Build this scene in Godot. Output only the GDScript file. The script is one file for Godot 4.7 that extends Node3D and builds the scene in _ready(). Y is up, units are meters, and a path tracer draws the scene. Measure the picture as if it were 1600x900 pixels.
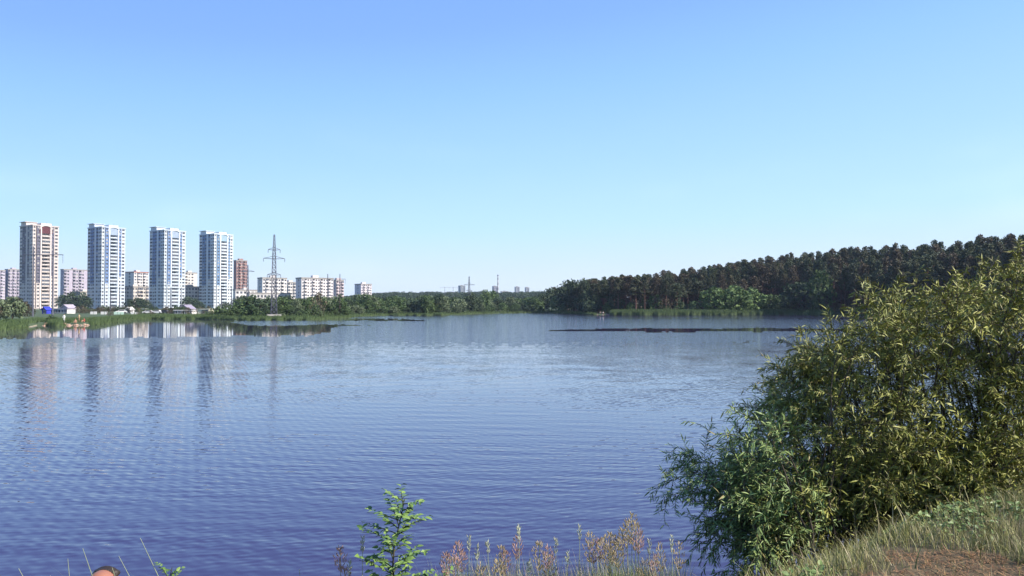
extends Node3D
# A lake seen from a grassy bank: four residential towers and apartment blocks on the far shore, a pine wood, a willow thicket.

const F := 1232.0      # focal length in pixels of the 1600 px wide photograph
const EYE := 4.2       # metres above the water
var rng := RandomNumberGenerator.new()
var fn := FastNoiseLite.new()
var used := {}
var M := {}
var cache := {}

# ---------------------------------------------------------------- mesh builder
class MB:
	var v := PackedVector3Array()
	var n := PackedVector3Array()
	var c := PackedColorArray()
	var ix := PackedInt32Array()
	var col := Color(1, 1, 1)
	func tri(a: Vector3, b: Vector3, d: Vector3, nn: Vector3):
		var k := v.size()
		v.append(a); v.append(b); v.append(d)
		n.append(nn); n.append(nn); n.append(nn)
		c.append(col); c.append(col); c.append(col)
		if (b - a).cross(d - a).dot(nn) > 0.0:
			ix.append(k); ix.append(k + 2); ix.append(k + 1)
		else:
			ix.append(k); ix.append(k + 1); ix.append(k + 2)
	func quad(a: Vector3, b: Vector3, d: Vector3, e: Vector3, nn: Vector3):
		var k := v.size()
		v.append(a); v.append(b); v.append(d); v.append(e)
		for i in 4:
			n.append(nn); c.append(col)
		if (b - a).cross(d - a).dot(nn) > 0.0:
			ix.append(k); ix.append(k + 2); ix.append(k + 1); ix.append(k); ix.append(k + 3); ix.append(k + 2)
		else:
			ix.append(k); ix.append(k + 1); ix.append(k + 2); ix.append(k); ix.append(k + 2); ix.append(k + 3)
	func box(ctr: Vector3, s: Vector3, b := Basis.IDENTITY):
		var h := s * 0.5
		for ax in 3:
			for sg in [-1.0, 1.0]:
				var d := Vector3.ZERO; d[ax] = sg
				var p := Vector3.ZERO; p[(ax + 1) % 3] = 1.0
				var q := Vector3.ZERO; q[(ax + 2) % 3] = 1.0
				quad(ctr + b * ((d - p - q) * h), ctr + b * ((d + p - q) * h), ctr + b * ((d + p + q) * h), ctr + b * ((d - p + q) * h), b * d)
	func bar(a: Vector3, e: Vector3, w: float, w2 := -1.0):
		if w2 < 0.0: w2 = w
		tube(a, e, w * 0.7, w2 * 0.7, 4)
	func tube(a: Vector3, e: Vector3, r0: float, r1: float, k := 6, caps := true):
		path(PackedVector3Array([a, e]), PackedFloat32Array([r0, r1]), k, caps)
	func path(p: PackedVector3Array, r: PackedFloat32Array, k := 6, caps := true):
		var base := v.size()
		var m := p.size()
		var ref := Vector3(0.31, 0.05, 0.95)
		var u0 := Vector3.ZERO
		for i in m:
			var t := (p[mini(i + 1, m - 1)] - p[maxi(i - 1, 0)]).normalized()
			if i == 0:
				if absf(t.dot(ref)) > 0.95: ref = Vector3(0.95, 0.1, 0.2)
				u0 = (ref - t * ref.dot(t)).normalized()
			else:
				u0 = (u0 - t * u0.dot(t)).normalized()
			var w := t.cross(u0)
			for j in k:
				var a := TAU * j / k
				var d := u0 * cos(a) + w * sin(a)
				v.append(p[i] + d * r[i]); n.append(d); c.append(col)
		for i in m - 1:
			for j in k:
				var a := base + i * k + j
				var b := base + i * k + (j + 1) % k
				ix.append(a); ix.append(a + k); ix.append(b)
				ix.append(b); ix.append(a + k); ix.append(b + k)
		if caps:
			for e in [0, m - 1]:
				var nn := (p[0] - p[1]).normalized() if e == 0 else (p[m - 1] - p[m - 2]).normalized()
				for j in range(1, k - 1):
					tri(v[base + e * k], v[base + e * k + j], v[base + e * k + j + 1], nn)
	func into(am: ArrayMesh, mat: Material) -> ArrayMesh:
		var ar := []
		ar.resize(Mesh.ARRAY_MAX)
		ar[Mesh.ARRAY_VERTEX] = v; ar[Mesh.ARRAY_NORMAL] = n; ar[Mesh.ARRAY_COLOR] = c; ar[Mesh.ARRAY_INDEX] = ix
		am.add_surface_from_arrays(Mesh.PRIMITIVE_TRIANGLES, ar)
		am.surface_set_material(am.get_surface_count() - 1, mat)
		return am
	func mesh(mat: Material) -> ArrayMesh:
		return into(ArrayMesh.new(), mat)

# ---------------------------------------------------------------- naming
func numbered(called: String) -> String:
	var k: int = used.get(called, 0)
	used[called] = k + 1
	return called if k == 0 else "%s_%03d" % [called, k]
func thing(called: String, label: String, category: String, at := Vector3.ZERO, turn := 0.0, group := "") -> Node3D:
	var o := Node3D.new()
	o.name = numbered(called); add_child(o)
	o.position = at; o.rotation.y = turn
	o.set_meta("label", label); o.set_meta("category", category)
	if group != "": o.set_meta("group", group)
	return o
func part(called: String, mesh: Mesh, parent: Node, at := Vector3.ZERO) -> MeshInstance3D:
	var o := MeshInstance3D.new()
	o.name = called; o.mesh = mesh; o.position = at
	parent.add_child(o, true)
	return o
func single(called: String, mesh: Mesh, label: String, category: String, at := Vector3.ZERO, group := "") -> MeshInstance3D:
	var o := MeshInstance3D.new()
	o.name = numbered(called); o.mesh = mesh; o.position = at; add_child(o)
	o.set_meta("label", label); o.set_meta("category", category)
	if group != "": o.set_meta("group", group)
	return o
func structure(called: String, mesh: Mesh, label: String) -> MeshInstance3D:
	var o := MeshInstance3D.new()
	o.name = numbered(called); o.mesh = mesh; add_child(o)
	o.set_meta("kind", "structure"); o.set_meta("label", label)
	return o
func copy(src: Node3D, called: String, at: Vector3, turn: float, sc: Vector3) -> Node3D:
	var o: Node3D = src.duplicate()
	o.name = numbered(called); add_child(o)
	o.position = at; o.rotation.y = turn; o.scale = sc
	return o
func scatter(called: String, mesh: Mesh, tr: Array, cols: Array, parent: Node) -> MultiMeshInstance3D:
	var mm := MultiMesh.new()
	mm.transform_format = MultiMesh.TRANSFORM_3D
	mm.use_colors = not cols.is_empty()
	mm.mesh = mesh
	mm.instance_count = tr.size()
	for i in tr.size():
		mm.set_instance_transform(i, tr[i])
		if mm.use_colors: mm.set_instance_color(i, cols[i])
	var o := MultiMeshInstance3D.new()
	o.name = called; o.multimesh = mm
	parent.add_child(o, true)
	o.set_meta("kind", "stuff")
	return o

# ---------------------------------------------------------------- materials
func mat(r: float, g: float, b: float, rough := 0.8, metal := 0.0) -> StandardMaterial3D:
	var m := StandardMaterial3D.new()
	m.albedo_color = Color(r, g, b).linear_to_srgb()
	m.roughness = rough; m.metallic = metal
	return m
func vmat(rough := 0.8) -> StandardMaterial3D:
	var m := StandardMaterial3D.new()
	m.vertex_color_use_as_albedo = true
	m.roughness = rough
	return m
func noise_tex(size: int, freq: float, lo: Color, hi: Color, sd: int) -> NoiseTexture2D:
	var t := NoiseTexture2D.new()
	var f := FastNoiseLite.new()
	f.seed = sd; f.frequency = freq; f.fractal_octaves = 5
	t.noise = f; t.width = size; t.height = size; t.seamless = true
	var g := Gradient.new()
	g.set_color(0, lo); g.set_color(1, hi)
	t.color_ramp = g
	return t
func make_materials():
	M.leaf = vmat(0.55); M.leaf.backlight = Color(0.9, 0.95, 0.5); M.leaf.cull_mode = BaseMaterial3D.CULL_DISABLED
	M.crown = vmat(0.75); M.crown.backlight = Color(0.25, 0.28, 0.12); M.crown.cull_mode = BaseMaterial3D.CULL_DISABLED
	M.bark = vmat(0.9)
	M.bark.albedo_texture = noise_tex(256, 0.03, Color(0.7, 0.7, 0.7), Color(1, 1, 1), 4)
	M.bark.uv1_triplanar = true; M.bark.uv1_scale = Vector3(3, 0.8, 3)
	M.paint = vmat(0.8)
	M.paint.albedo_texture = noise_tex(256, 0.02, Color(0.86, 0.86, 0.86), Color(1, 1, 1), 11)
	M.paint.uv1_triplanar = true; M.paint.uv1_scale = Vector3(0.12, 0.05, 0.12)
	M.glass_dark = mat(0.03, 0.035, 0.05, 0.08)
	M.glass_mid = mat(0.07, 0.08, 0.11, 0.12)
	M.glass_curtain = mat(0.28, 0.27, 0.26, 0.3)
	M.glass_dark.metallic_specular = 0.25; M.glass_mid.metallic_specular = 0.3
	M.steel = mat(0.10, 0.105, 0.14, 0.6, 0.2)
	M.concrete = mat(0.32, 0.31, 0.29, 0.9)
	M.skin = mat(0.30, 0.125, 0.08, 0.5)
	M.hair = mat(0.025, 0.016, 0.012, 0.6)

# ---------------------------------------------------------------- layout helpers
func uu(px: float) -> float: return (px - 800.0) / F
func lerp_table(t: Array, x: float) -> float:
	if x <= t[0][0]: return t[0][1]
	for i in range(1, t.size()):
		if x <= t[i][0]:
			return lerpf(t[i - 1][1], t[i][1], (x - t[i - 1][0]) / (t[i][0] - t[i - 1][0]))
	return t[-1][1]
# the far shore: depth of the waterline for each bearing
var shore_table := [[-2400, 46], [-1200, 62], [-500, 92], [-150, 122], [0, 133], [40, 148], [60, 163], [140, 164], [162, 180], [188, 215], [225, 246], [330, 243], [400, 226], [480, 226], [520, 250], [545, 268], [562, 305], [600, 325], [690, 330], [740, 385], [800, 420], [860, 428], [905, 372], [925, 350], [1000, 338], [1100, 340], [1220, 348], [1300, 322], [1400, 292], [1500, 265], [1600, 240], [1800, 200], [2400, 150], [3600, 90]]
func shore(px: float) -> float: return lerp_table(shore_table, px) + fn.get_noise_2d(px * 3.0, 7.0) * 5.0
var hill_table := [[-3000, 0], [820, 0], [900, 2], [1000, 3], [1120, 6.5], [1300, 10], [1600, 10.5], [4000, 10]]
func far_h(px: float, z: float) -> float:
	var s := z - shore(px)
	if s < 0.0: return maxf(-1.5, s * 0.25)
	var h := 0.45 * smoothstep(0.0, 4.0, s) + 0.5 * smoothstep(10.0, 120.0, s)
	h += lerp_table(hill_table, px) * smoothstep(10.0, 85.0, s)
	h += 15.0 * smoothstep(700.0, 1500.0, z) * smoothstep(480.0, 620.0, px)
	return h
func far_at(px: float, z: float, lift := 0.0) -> Vector3:
	return Vector3(uu(px) * z, far_h(px, z) + lift, -z)
# the near bank
var edge_table := [[-60, 2.6], [-6, 3.0], [-1, 3.3], [0.4, 3.6], [1.2, 4.1], [2.6, 5.3], [4.3, 6.5], [8, 9.5], [30, 26], [60, 48]]
func bank_h(x: float, z: float) -> float:
	var s := (-z - lerp_table(edge_table, x)) * 0.86
	var h := 2.6 - 0.03 * smoothstep(-1.5, 0.0, s)
	if s > 0.0: h -= s * 0.52 * smoothstep(0.0, 0.7, s)
	return maxf(h, -1.6) + fn.get_noise_2d(x * 30.0, z * 30.0) * 0.05

func _ready():
	rng.seed = 77
	fn.seed = 5; fn.frequency = 0.02
	setup_camera_and_light()
	make_materials()
	build_water()
	build_far_land()
	build_bank()
	build_towers()
	build_blocks()
	build_shore_things()
	build_pylons()
	build_woods()
	build_willows()
	build_bank_plants()
	build_people()

# ---------------------------------------------------------------- camera, sky, sun
func setup_camera_and_light():
	var cam := Camera3D.new()
	cam.name = "camera"
	cam.position = Vector3(0, EYE, 0)
	cam.rotation.x = atan(27.0 / F)
	cam.fov = rad_to_deg(2.0 * atan(450.0 / F))
	cam.near = 0.1; cam.far = 9000.0
	add_child(cam)
	cam.current = true
	var to_sun := Vector3(0.75, 0.60, 0.30).normalized()
	var sun := DirectionalLight3D.new()
	sun.name = "sun"
	sun.light_energy = 1.6
	sun.light_color = Color(1.0, 0.96, 0.9)
	sun.light_angular_distance = 0.5
	sun.shadow_enabled = true
	add_child(sun)
	sun.look_at_from_position(to_sun * 100.0, Vector3.ZERO, Vector3.UP)
	# clear sky: deep blue overhead, pale at the horizon, a little paler on the sun's side
	var w := 512; var h := 256
	var im := Image.create(w, h, false, Image.FORMAT_RGBAF)
	var stops := [[0.0, Vector3(0.82, 0.91, 1.0)], [0.05, Vector3(0.69, 0.85, 1.02)], [0.11, Vector3(0.54, 0.82, 1.09)], [0.2, Vector3(0.42, 0.705, 1.12)], [0.3, Vector3(0.315, 0.585, 1.07)], [0.38, Vector3(0.25, 0.47, 0.96)], [0.6, Vector3(0.165, 0.34, 0.78)], [1.0, Vector3(0.11, 0.24, 0.60)]]
	var flat_sun := Vector3(to_sun.x, 0, to_sun.z).normalized()
	for y in h:
		var el := PI * (0.5 - (y + 0.5) / h)
		var s := sin(el)
		for x in w:
			var az := TAU * (x + 0.5) / w   # column 0 looks along -z
			var dir := Vector3(sin(az) * cos(el), s, -cos(az) * cos(el))
			var toward := dir.dot(flat_sun)
			var e := maxf(0.0, s) * (1.0 - 0.36 * toward)
			var cc: Vector3 = stops[-1][1]
			for i in range(1, stops.size()):
				if e <= stops[i][0]:
					var t: float = (e - stops[i - 1][0]) / (stops[i][0] - stops[i - 1][0])
					cc = (stops[i - 1][1] as Vector3).lerp(stops[i][1], t)
					break
			var cl := fn.get_noise_3d(dir.x * 60.0, s * 500.0, dir.z * 60.0) * 0.6 + fn.get_noise_3d(dir.x * 210.0, s * 1500.0, dir.z * 210.0) * 0.5
			cc += Vector3(0.06, 0.05, 0.02) * smoothstep(0.02, 0.5, cl) * smoothstep(0.0, 0.03, s) * (1.0 - smoothstep(0.12, 0.26, s))   # faint haze streaks
			im.set_pixel(x, y, Color(cc.x, cc.y, cc.z))
	var sky := Sky.new()
	var pm := PanoramaSkyMaterial.new()
	pm.panorama = ImageTexture.create_from_image(im)
	sky.sky_material = pm
	var env := Environment.new()
	env.background_mode = Environment.BG_SKY
	env.sky = sky
	env.tonemap_mode = Environment.TONE_MAPPER_LINEAR
	env.tonemap_exposure = 1.75
	env.background_energy_multiplier = 0.62
	env.fog_enabled = true
	env.fog_density = 0.00008
	env.fog_light_color = Color(0.80, 0.88, 1.0)
	env.sdfgi_enabled = true; env.ssao_enabled = true; env.ssil_enabled = true
	var we := WorldEnvironment.new()
	we.name = "environment"
	we.environment = env
	add_child(we)

# ---------------------------------------------------------------- water
func ripple_texture() -> ImageTexture:
	var sz := 1024
	var span := 28.0
	var slopes_x := PackedFloat32Array(); slopes_x.resize(sz * sz)
	var slopes_z := PackedFloat32Array(); slopes_z.resize(sz * sz)
	var r := RandomNumberGenerator.new()
	r.seed = 9
	for k in 28:
		var wl := 0.22 * pow(3.6, r.randf())
		var ang := r.randfn(0.12, 0.72)
		var ny := int(round(span / wl * cos(ang)))
		var nx := int(round(span / wl * sin(ang)))
		var amp := 0.033 * r.randf_range(0.5, 1.2)
		var ph := r.randf() * TAU
		var cx := PackedFloat32Array(); var sx := PackedFloat32Array(); var cy := PackedFloat32Array(); var sy := PackedFloat32Array()
		for i in sz:
			cx.append(cos(TAU * nx * i / sz + ph)); sx.append(sin(TAU * nx * i / sz + ph))
			cy.append(cos(TAU * ny * i / sz)); sy.append(sin(TAU * ny * i / sz))
		var kk := sqrt(float(nx * nx + ny * ny))
		var ax := amp * nx / kk
		var ay := amp * ny / kk
		for y in sz:
			var a := cy[y]
			var b := sy[y]
			var o := y * sz
			for x in sz:
				var w := sx[x] * a + cx[x] * b
				slopes_x[o + x] += w * ax
				slopes_z[o + x] += w * ay
	var data := PackedByteArray(); data.resize(sz * sz * 3)
	for i in sz * sz:
		var nn := Vector3(-slopes_x[i], -slopes_z[i], 0.28).normalized()   # steeper by 3.6, taken back by normal_scale
		data[i * 3] = int(clampf(nn.x * 127.5 + 127.5, 0, 255))
		data[i * 3 + 1] = int(clampf(nn.y * 127.5 + 127.5, 0, 255))
		data[i * 3 + 2] = int(clampf(nn.z * 127.5 + 127.5, 0, 255))
	return ImageTexture.create_from_image(Image.create_from_data(sz, sz, false, Image.FORMAT_RGB8, data))
func water_mat(tex: Texture2D, strength: float) -> StandardMaterial3D:
	var m := mat(0.026, 0.012, 0.06, 0.03)
	m.metallic_specular = 0.55
	m.normal_enabled = true
	m.normal_texture = tex
	m.normal_scale = strength
	m.uv1_triplanar = true; m.uv1_world_triplanar = true
	m.uv1_scale = Vector3.ONE / 18.3
	return m
func calmness(px: float, z: float) -> int:
	var y := 477.0 + F * EYE / z
	var wob := fn.get_noise_2d(px * 0.25, z * 0.6) * 5.0 + fn.get_noise_2d(px * 1.3 + 300.0, z * 1.5) * 2.0
	y += wob * clampf(y - 488.0, 2.0, 40.0) / 40.0 * (1.0 if px < 600.0 else 0.45)
	var dice := rng.randf()   # ragged, broken edges
	var lim := 527.0 - 5.0 * smoothstep(300.0, 560.0, px)
	var calm := smoothstep(496.5, 498.5, y) * (1.0 - smoothstep(lim - 2.0, lim + 3.0, y)) * (1.0 - smoothstep(500.0, 640.0, px + wob * 22.0 + (y - 510.0) * 4.0))
	if px > 330.0: calm *= 1.0 - 0.85 * smoothstep(500.5, 502.5, y) * (1.0 - smoothstep(506.0, 509.0, y)) * smoothstep(330.0, 400.0, px)
	if px > 830.0 and absf(y - 515.6) < (2.5 + fn.get_noise_2d(px * 0.6, 9.0) * 1.2 + rng.randf_range(-0.35, 0.35)) * smoothstep(830.0, 960.0, px): return 2
	calm = maxf(calm, 0.6 * exp(-pow((y - 497.6) / 1.1, 2.0)) * smoothstep(840.0, 960.0, px))
	if 0.36 + 0.28 * dice < calm: return 2
	if y < 533.0 + 12.0 * rng.randf(): return 1
	return 0
func build_water():
	var tex := ripple_texture()
	var mats := [water_mat(tex, 0.082), water_mat(tex, 0.19), water_mat(tex, 0.006), water_mat(tex, 0.055)]
	var waves := []
	var r := RandomNumberGenerator.new()
	r.seed = 21
	for i in 9:
		var wl := r.randf_range(0.5, 1.5)
		var a := r.randfn(0.1, 0.3)
		waves.append([sin(a) * TAU / wl, cos(a) * TAU / wl, r.randf() * TAU, 0.0008 * wl * r.randf_range(0.6, 1.2)])
	var zs := PackedFloat32Array()
	var z := 7.0
	while z < 1500.0:
		zs.append(z)
		z += maxf(0.09, z * z * 0.00042) if z < 130.0 else z * z * 0.00016
	var nc := 460
	var v := PackedVector3Array(); var n := PackedVector3Array()
	for row in zs:
		var amp := 1.0 - smoothstep(35.0, 90.0, row)
		for i in nc + 1:
			var u := -0.95 + 1.95 * i / nc
			var x := u * row
			var y := 0.0
			var dx := 0.0
			var dz := 0.0
			if amp > 0.0:
				for w in waves:
					var ph: float = w[0] * x + w[1] * row + w[2]
					y += w[3] * sin(ph)
					var cc: float = w[3] * cos(ph)
					dx += cc * w[0]; dz += cc * w[1]
			v.append(Vector3(x, y * amp, -row))
			n.append(Vector3(-dx * amp, 1.0, dz * amp).normalized())
	var idx := [PackedInt32Array(), PackedInt32Array(), PackedInt32Array(), PackedInt32Array()]
	for j in zs.size() - 1:
		var zm := (zs[j] + zs[j + 1]) * 0.5
		for i in nc:
			var lv := 0 if zm < 60.0 else calmness(800.0 + F * (-0.95 + 1.95 * (i + 0.5) / nc), zm)
			if lv == 0:   # wind lanes: gentler ripples in long uneven streaks
				var lx := (-0.95 + 1.95 * (i + 0.5) / nc) * zm
				var lane := fn.get_noise_2d(lx * 1.1 + 90.0, zm * 5.0) + 0.5 * fn.get_noise_2d(lx * 4.0, zm * 16.0)
				if lane + rng.randf_range(-0.12, 0.12) > 0.14: lv = 3
			var a := j * (nc + 1) + i
			var b := a + nc + 1
			var t: PackedInt32Array = idx[lv]
			t.append(a); t.append(b); t.append(a + 1)
			t.append(a + 1); t.append(b); t.append(b + 1)
			idx[lv] = t
	var am := ArrayMesh.new()
	for k in 4:
		var ar := []
		ar.resize(Mesh.ARRAY_MAX)
		ar[Mesh.ARRAY_VERTEX] = v; ar[Mesh.ARRAY_NORMAL] = n; ar[Mesh.ARRAY_INDEX] = idx[k]
		am.add_surface_from_arrays(Mesh.PRIMITIVE_TRIANGLES, ar)
		am.surface_set_material(k, mats[k])
	# the lake goes on beyond the frame at both sides
	var side := MB.new()
	for s in [-1.0, 1.0]:
		var e: float = 0.95 if s < 0.0 else 1.0
		side.quad(Vector3(s * e * 7.0, 0, -7), Vector3(s * e * 1500.0, 0, -1500), Vector3(s * 1900.0, 0, -1500), Vector3(s * 300.0, 0, -7), Vector3.UP)
		side.quad(Vector3(s * e * 7.0, 0, -7), Vector3(0, 0, -7), Vector3(0, 0, -3), Vector3(s * 300.0, 0, -3), Vector3.UP)
	side.into(am, mats[0])
	structure("water", am, "rippled blue lake with calm mirror-like bands along the far shore")

# ---------------------------------------------------------------- far land
func build_far_land():
	var steps := [-8.0, -2.0, 0.0, 1.5, 4.0, 9.0, 16.0, 26.0, 40.0, 60.0, 85.0, 120.0, 180.0, 260.0, 380.0, 550.0, 800.0, 1100.0, 1500.0, 2400.0, 4000.0, 6500.0]
	var v := PackedVector3Array(); var ix := PackedInt32Array()
	var cols := 520
	for i in cols + 1:
		var px := -2400.0 + 6000.0 * i / cols
		var s0 := shore(px)
		for st in steps:
			var zz: float = s0 + st
			v.append(Vector3(uu(px) * zz, far_h(px, zz) + (fn.get_noise_2d(uu(px) * zz * 4.0, zz * 4.0) * 0.25 if st > 3.0 else 0.0), -zz))
	var m := steps.size()
	for i in cols:
		for j in m - 1:
			var a := i * m + j
			ix.append_array([a, a + 1, a + m, a + m, a + 1, a + m + 1])
	var st2 := SurfaceTool.new()
	st2.begin(Mesh.PRIMITIVE_TRIANGLES)
	var pi := 0
	for p in v:
		var px := -2400.0 + 6000.0 * int(pi / m) / cols
		var under := smoothstep(900.0, 960.0, px) * smoothstep(9.0, 16.0, float(steps[pi % m]))
		st2.set_color(Color(1, 1, 1).lerp(Color(1.7, 0.8, 1.4), under))   # needle litter under the pines
		st2.add_vertex(p)
		pi += 1
	for k in ix: st2.add_index(k)
	st2.generate_normals()
	var gm := vmat(0.95)
	gm.albedo_texture = noise_tex(512, 0.02, Color(0.032, 0.055, 0.02).linear_to_srgb(), Color(0.075, 0.105, 0.036).linear_to_srgb(), 3)
	gm.uv1_triplanar = true; gm.uv1_world_triplanar = true; gm.uv1_scale = Vector3.ONE * 0.03
	st2.set_material(gm)
	structure("ground", st2.commit(), "low green shore and wooded rise beyond the lake")
	# strips of sand at the water's edge near the first tower
	var sm := mat(1, 1, 1, 0.95)
	sm.albedo_texture = noise_tex(256, 0.03, Color(0.42, 0.34, 0.22).linear_to_srgb(), Color(0.6, 0.5, 0.36).linear_to_srgb(), 8)
	sm.uv1_triplanar = true; sm.uv1_world_triplanar = true; sm.uv1_scale = Vector3.ONE * 0.2
	for r in [[42.0, 74.0, 0.1, 0.8], [100.0, 141.0, 0.1, 0.7]]:
		var mb := MB.new()
		for i in 20:
			var q := []
			for k in 2:
				var t := (i + k) / 20.0
				var px := lerpf(r[0], r[1], t)
				var wd: float = r[3] * sin(PI * clampf(t, 0.04, 0.96)) + 0.3
				q.append(far_at(px, shore(px) + r[2], 0.03))
				q.append(far_at(px, shore(px) + r[2] + wd * 0.4, 0.07))
				q.append(far_at(px, shore(px) + r[2] + wd, 0.06))
			mb.quad(q[0], q[1], q[4], q[3], Vector3.UP)
			mb.quad(q[1], q[2], q[5], q[4], Vector3.UP)
		structure("beach", mb.mesh(sm), "strip of pale sand at the water's edge below the first tower")

# ---------------------------------------------------------------- near bank
func axis(a: float, b: float, fa: float, fb: float, fine: float, coarse: float) -> PackedFloat32Array:
	var o := PackedFloat32Array()
	var x := a
	while x < b:
		o.append(x)
		x += fine if x >= fa and x < fb else coarse
	o.append(b)
	return o
func build_bank():
	var xs := axis(-60, 60, -5, 9, 0.2, 2.5)
	var zs := axis(-60, 40, -14, 1, 0.2, 2.5)
	var st := SurfaceTool.new()
	st.begin(Mesh.PRIMITIVE_TRIANGLES)
	for x in xs:
		for z in zs:
			st.add_vertex(Vector3(x, bank_h(x, z), z))
	var m := zs.size()
	for i in xs.size() - 1:
		for j in m - 1:
			var a := i * m + j
			for k in [a, a + m, a + 1, a + 1, a + m, a + m + 1]: st.add_index(k)
	st.generate_normals()
	var gm := mat(1, 1, 1, 1.0)
	gm.albedo_texture = noise_tex(1024, 0.012, Color(0.05, 0.042, 0.022).linear_to_srgb(), Color(0.16, 0.125, 0.075).linear_to_srgb(), 6)
	gm.uv1_triplanar = true; gm.uv1_world_triplanar = true; gm.uv1_scale = Vector3.ONE * 0.4
	st.set_material(gm)
	structure("ground", st.commit(), "grassy earth bank sloping down to the lake")

# ---------------------------------------------------------------- buildings
func box_mesh(key: String, s: Vector3, m: Material) -> ArrayMesh:
	if not cache.has(key):
		var mb := MB.new()
		mb.box(Vector3.ZERO, s)
		cache[key] = mb.mesh(m)
	return cache[key]
func pane_mesh(w: float, h: float, k: int) -> ArrayMesh:
	# a glazed window: glass with frame bars proud of it; local z looks outward
	var key := "pane%.2f_%.2f_%d" % [w, h, k]
	if not cache.has(key):
		var g := MB.new()
		g.box(Vector3(0, 0, -0.03), Vector3(w, h, 0.06))
		var am := g.mesh([M.glass_dark, M.glass_mid, M.glass_curtain][k])
		var f := MB.new()
		f.col = Color(0.6, 0.6, 0.6)
		f.box(Vector3(-w * 0.1, 0, 0.03), Vector3(0.09, h, 0.05))
		f.box(Vector3(0, h * 0.5 - 0.06, 0.03), Vector3(w, 0.12, 0.05))
		f.box(Vector3(0, -h * 0.5 + 0.06, 0.03), Vector3(w, 0.12, 0.05))
		f.into(am, M.paint)
		cache[key] = am
	return cache[key]
func balcony_mesh(w: float, col: Color, ph: float) -> ArrayMesh:
	var key := "balcony%.2f_%s_%.2f" % [w, col.to_html(), ph]
	if not cache.has(key):
		var g := MB.new()
		g.col = col
		g.box(Vector3(0, 0.1, 0.6), Vector3(w, 0.2, 1.2))
		g.box(Vector3(0, 0.2 + ph * 0.5, 1.14), Vector3(w, ph, 0.1))
		for s in [-1.0, 1.0]:
			g.box(Vector3(s * (w * 0.5 - 0.05), 0.2 + ph * 0.5, 0.55), Vector3(0.1, ph, 1.08))
		cache[key] = g.mesh(M.paint)
	return cache[key]
# A facade in the plane through o, spanned by right and up, with real openings. cols: [width, kind, colour]; kinds: p plain, w window, g wide glazing, b balcony before a recess.
func facade(wall: MB, root: Node3D, o: Vector3, right: Vector3, nrm: Vector3, floors: int, fh: float, cols: Array, base_h := 0.0):
	var x0 := 0.0
	var turn := atan2(nrm.x, nrm.z)
	for c in cols:
		var cw: float = c[0]
		var kind: String = c[1]
		for k in floors:
			var y0 := base_h + k * fh
			var y1 := y0 + fh
			wall.col = c[2]
			if c.size() > 3 and k >= c[4]: wall.col = c[3]
			var P := func(x: float, y: float, d := 0.0) -> Vector3: return o + right * (x0 + x) + Vector3.UP * y + nrm * d
			if kind == "p":
				wall.quad(P.call(0, y0), P.call(cw, y0), P.call(cw, y1), P.call(0, y1), nrm)
				continue
			var ww := cw * 0.6
			var wy0 := y0 + fh * 0.30
			var wy1 := y0 + fh * 0.82
			var dep := 0.25
			if kind == "g":
				ww = cw * 0.86; wy0 = y0 + fh * 0.34; wy1 = y0 + fh * 0.94; dep = 0.15
			elif kind == "b":
				ww = cw * 0.9; wy0 = y0 + fh * 0.04; wy1 = y0 + fh * 0.93; dep = 1.3
			var xa := (cw - ww) * 0.5
			var xb := xa + ww
			wall.quad(P.call(0, y0), P.call(xa, y0), P.call(xa, y1), P.call(0, y1), nrm)
			wall.quad(P.call(xb, y0), P.call(cw, y0), P.call(cw, y1), P.call(xb, y1), nrm)
			wall.quad(P.call(xa, y0), P.call(xb, y0), P.call(xb, wy0), P.call(xa, wy0), nrm)
			wall.quad(P.call(xa, wy1), P.call(xb, wy1), P.call(xb, y1), P.call(xa, y1), nrm)
			wall.quad(P.call(xa, wy0), P.call(xb, wy0), P.call(xb, wy0, -dep), P.call(xa, wy0, -dep), Vector3.UP)
			wall.quad(P.call(xa, wy1), P.call(xb, wy1), P.call(xb, wy1, -dep), P.call(xa, wy1, -dep), Vector3.DOWN)
			wall.quad(P.call(xa, wy0), P.call(xa, wy1), P.call(xa, wy1, -dep), P.call(xa, wy0, -dep), right)
			wall.quad(P.call(xb, wy0), P.call(xb, wy1), P.call(xb, wy1, -dep), P.call(xb, wy0, -dep), -right)
			var q := rng.randf()
			var gk := 0 if q < 0.55 else (1 if q < 0.85 else 2)
			if kind == "b":
				wall.quad(P.call(xa, wy0, -dep), P.call(xb, wy0, -dep), P.call(xb, wy1, -dep), P.call(xa, wy1, -dep), nrm)
				var w := part("window", pane_mesh(snappedf(ww * 0.6, 0.1), snappedf(fh * 0.6, 0.1), gk), root, P.call((xa + xb) * 0.5, wy0 + fh * 0.45, -dep + 0.1))
				w.rotation.y = turn
				if q < 0.35:   # glazed in by the owner
					var w2 := part("window", pane_mesh(snappedf(ww * 0.98, 0.1), snappedf(fh * 0.5, 0.1), 1), root, P.call((xa + xb) * 0.5, wy0 + fh * 0.62, 0.9))
					w2.rotation.y = turn
				var b := part("balcony", balcony_mesh(snappedf(ww, 0.1), c[3] if c.size() > 3 and k >= c[4] else c[2], 0.95), root, P.call((xa + xb) * 0.5, y0 - 0.05, 0.002))
				b.rotation.y = turn
			else:
				var w := part("window", pane_mesh(snappedf(ww, 0.1), snappedf(wy1 - wy0, 0.1), gk), root, P.call((xa + xb) * 0.5, (wy0 + wy1) * 0.5, -dep + 0.02))
				w.rotation.y = turn
		x0 += cw

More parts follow.
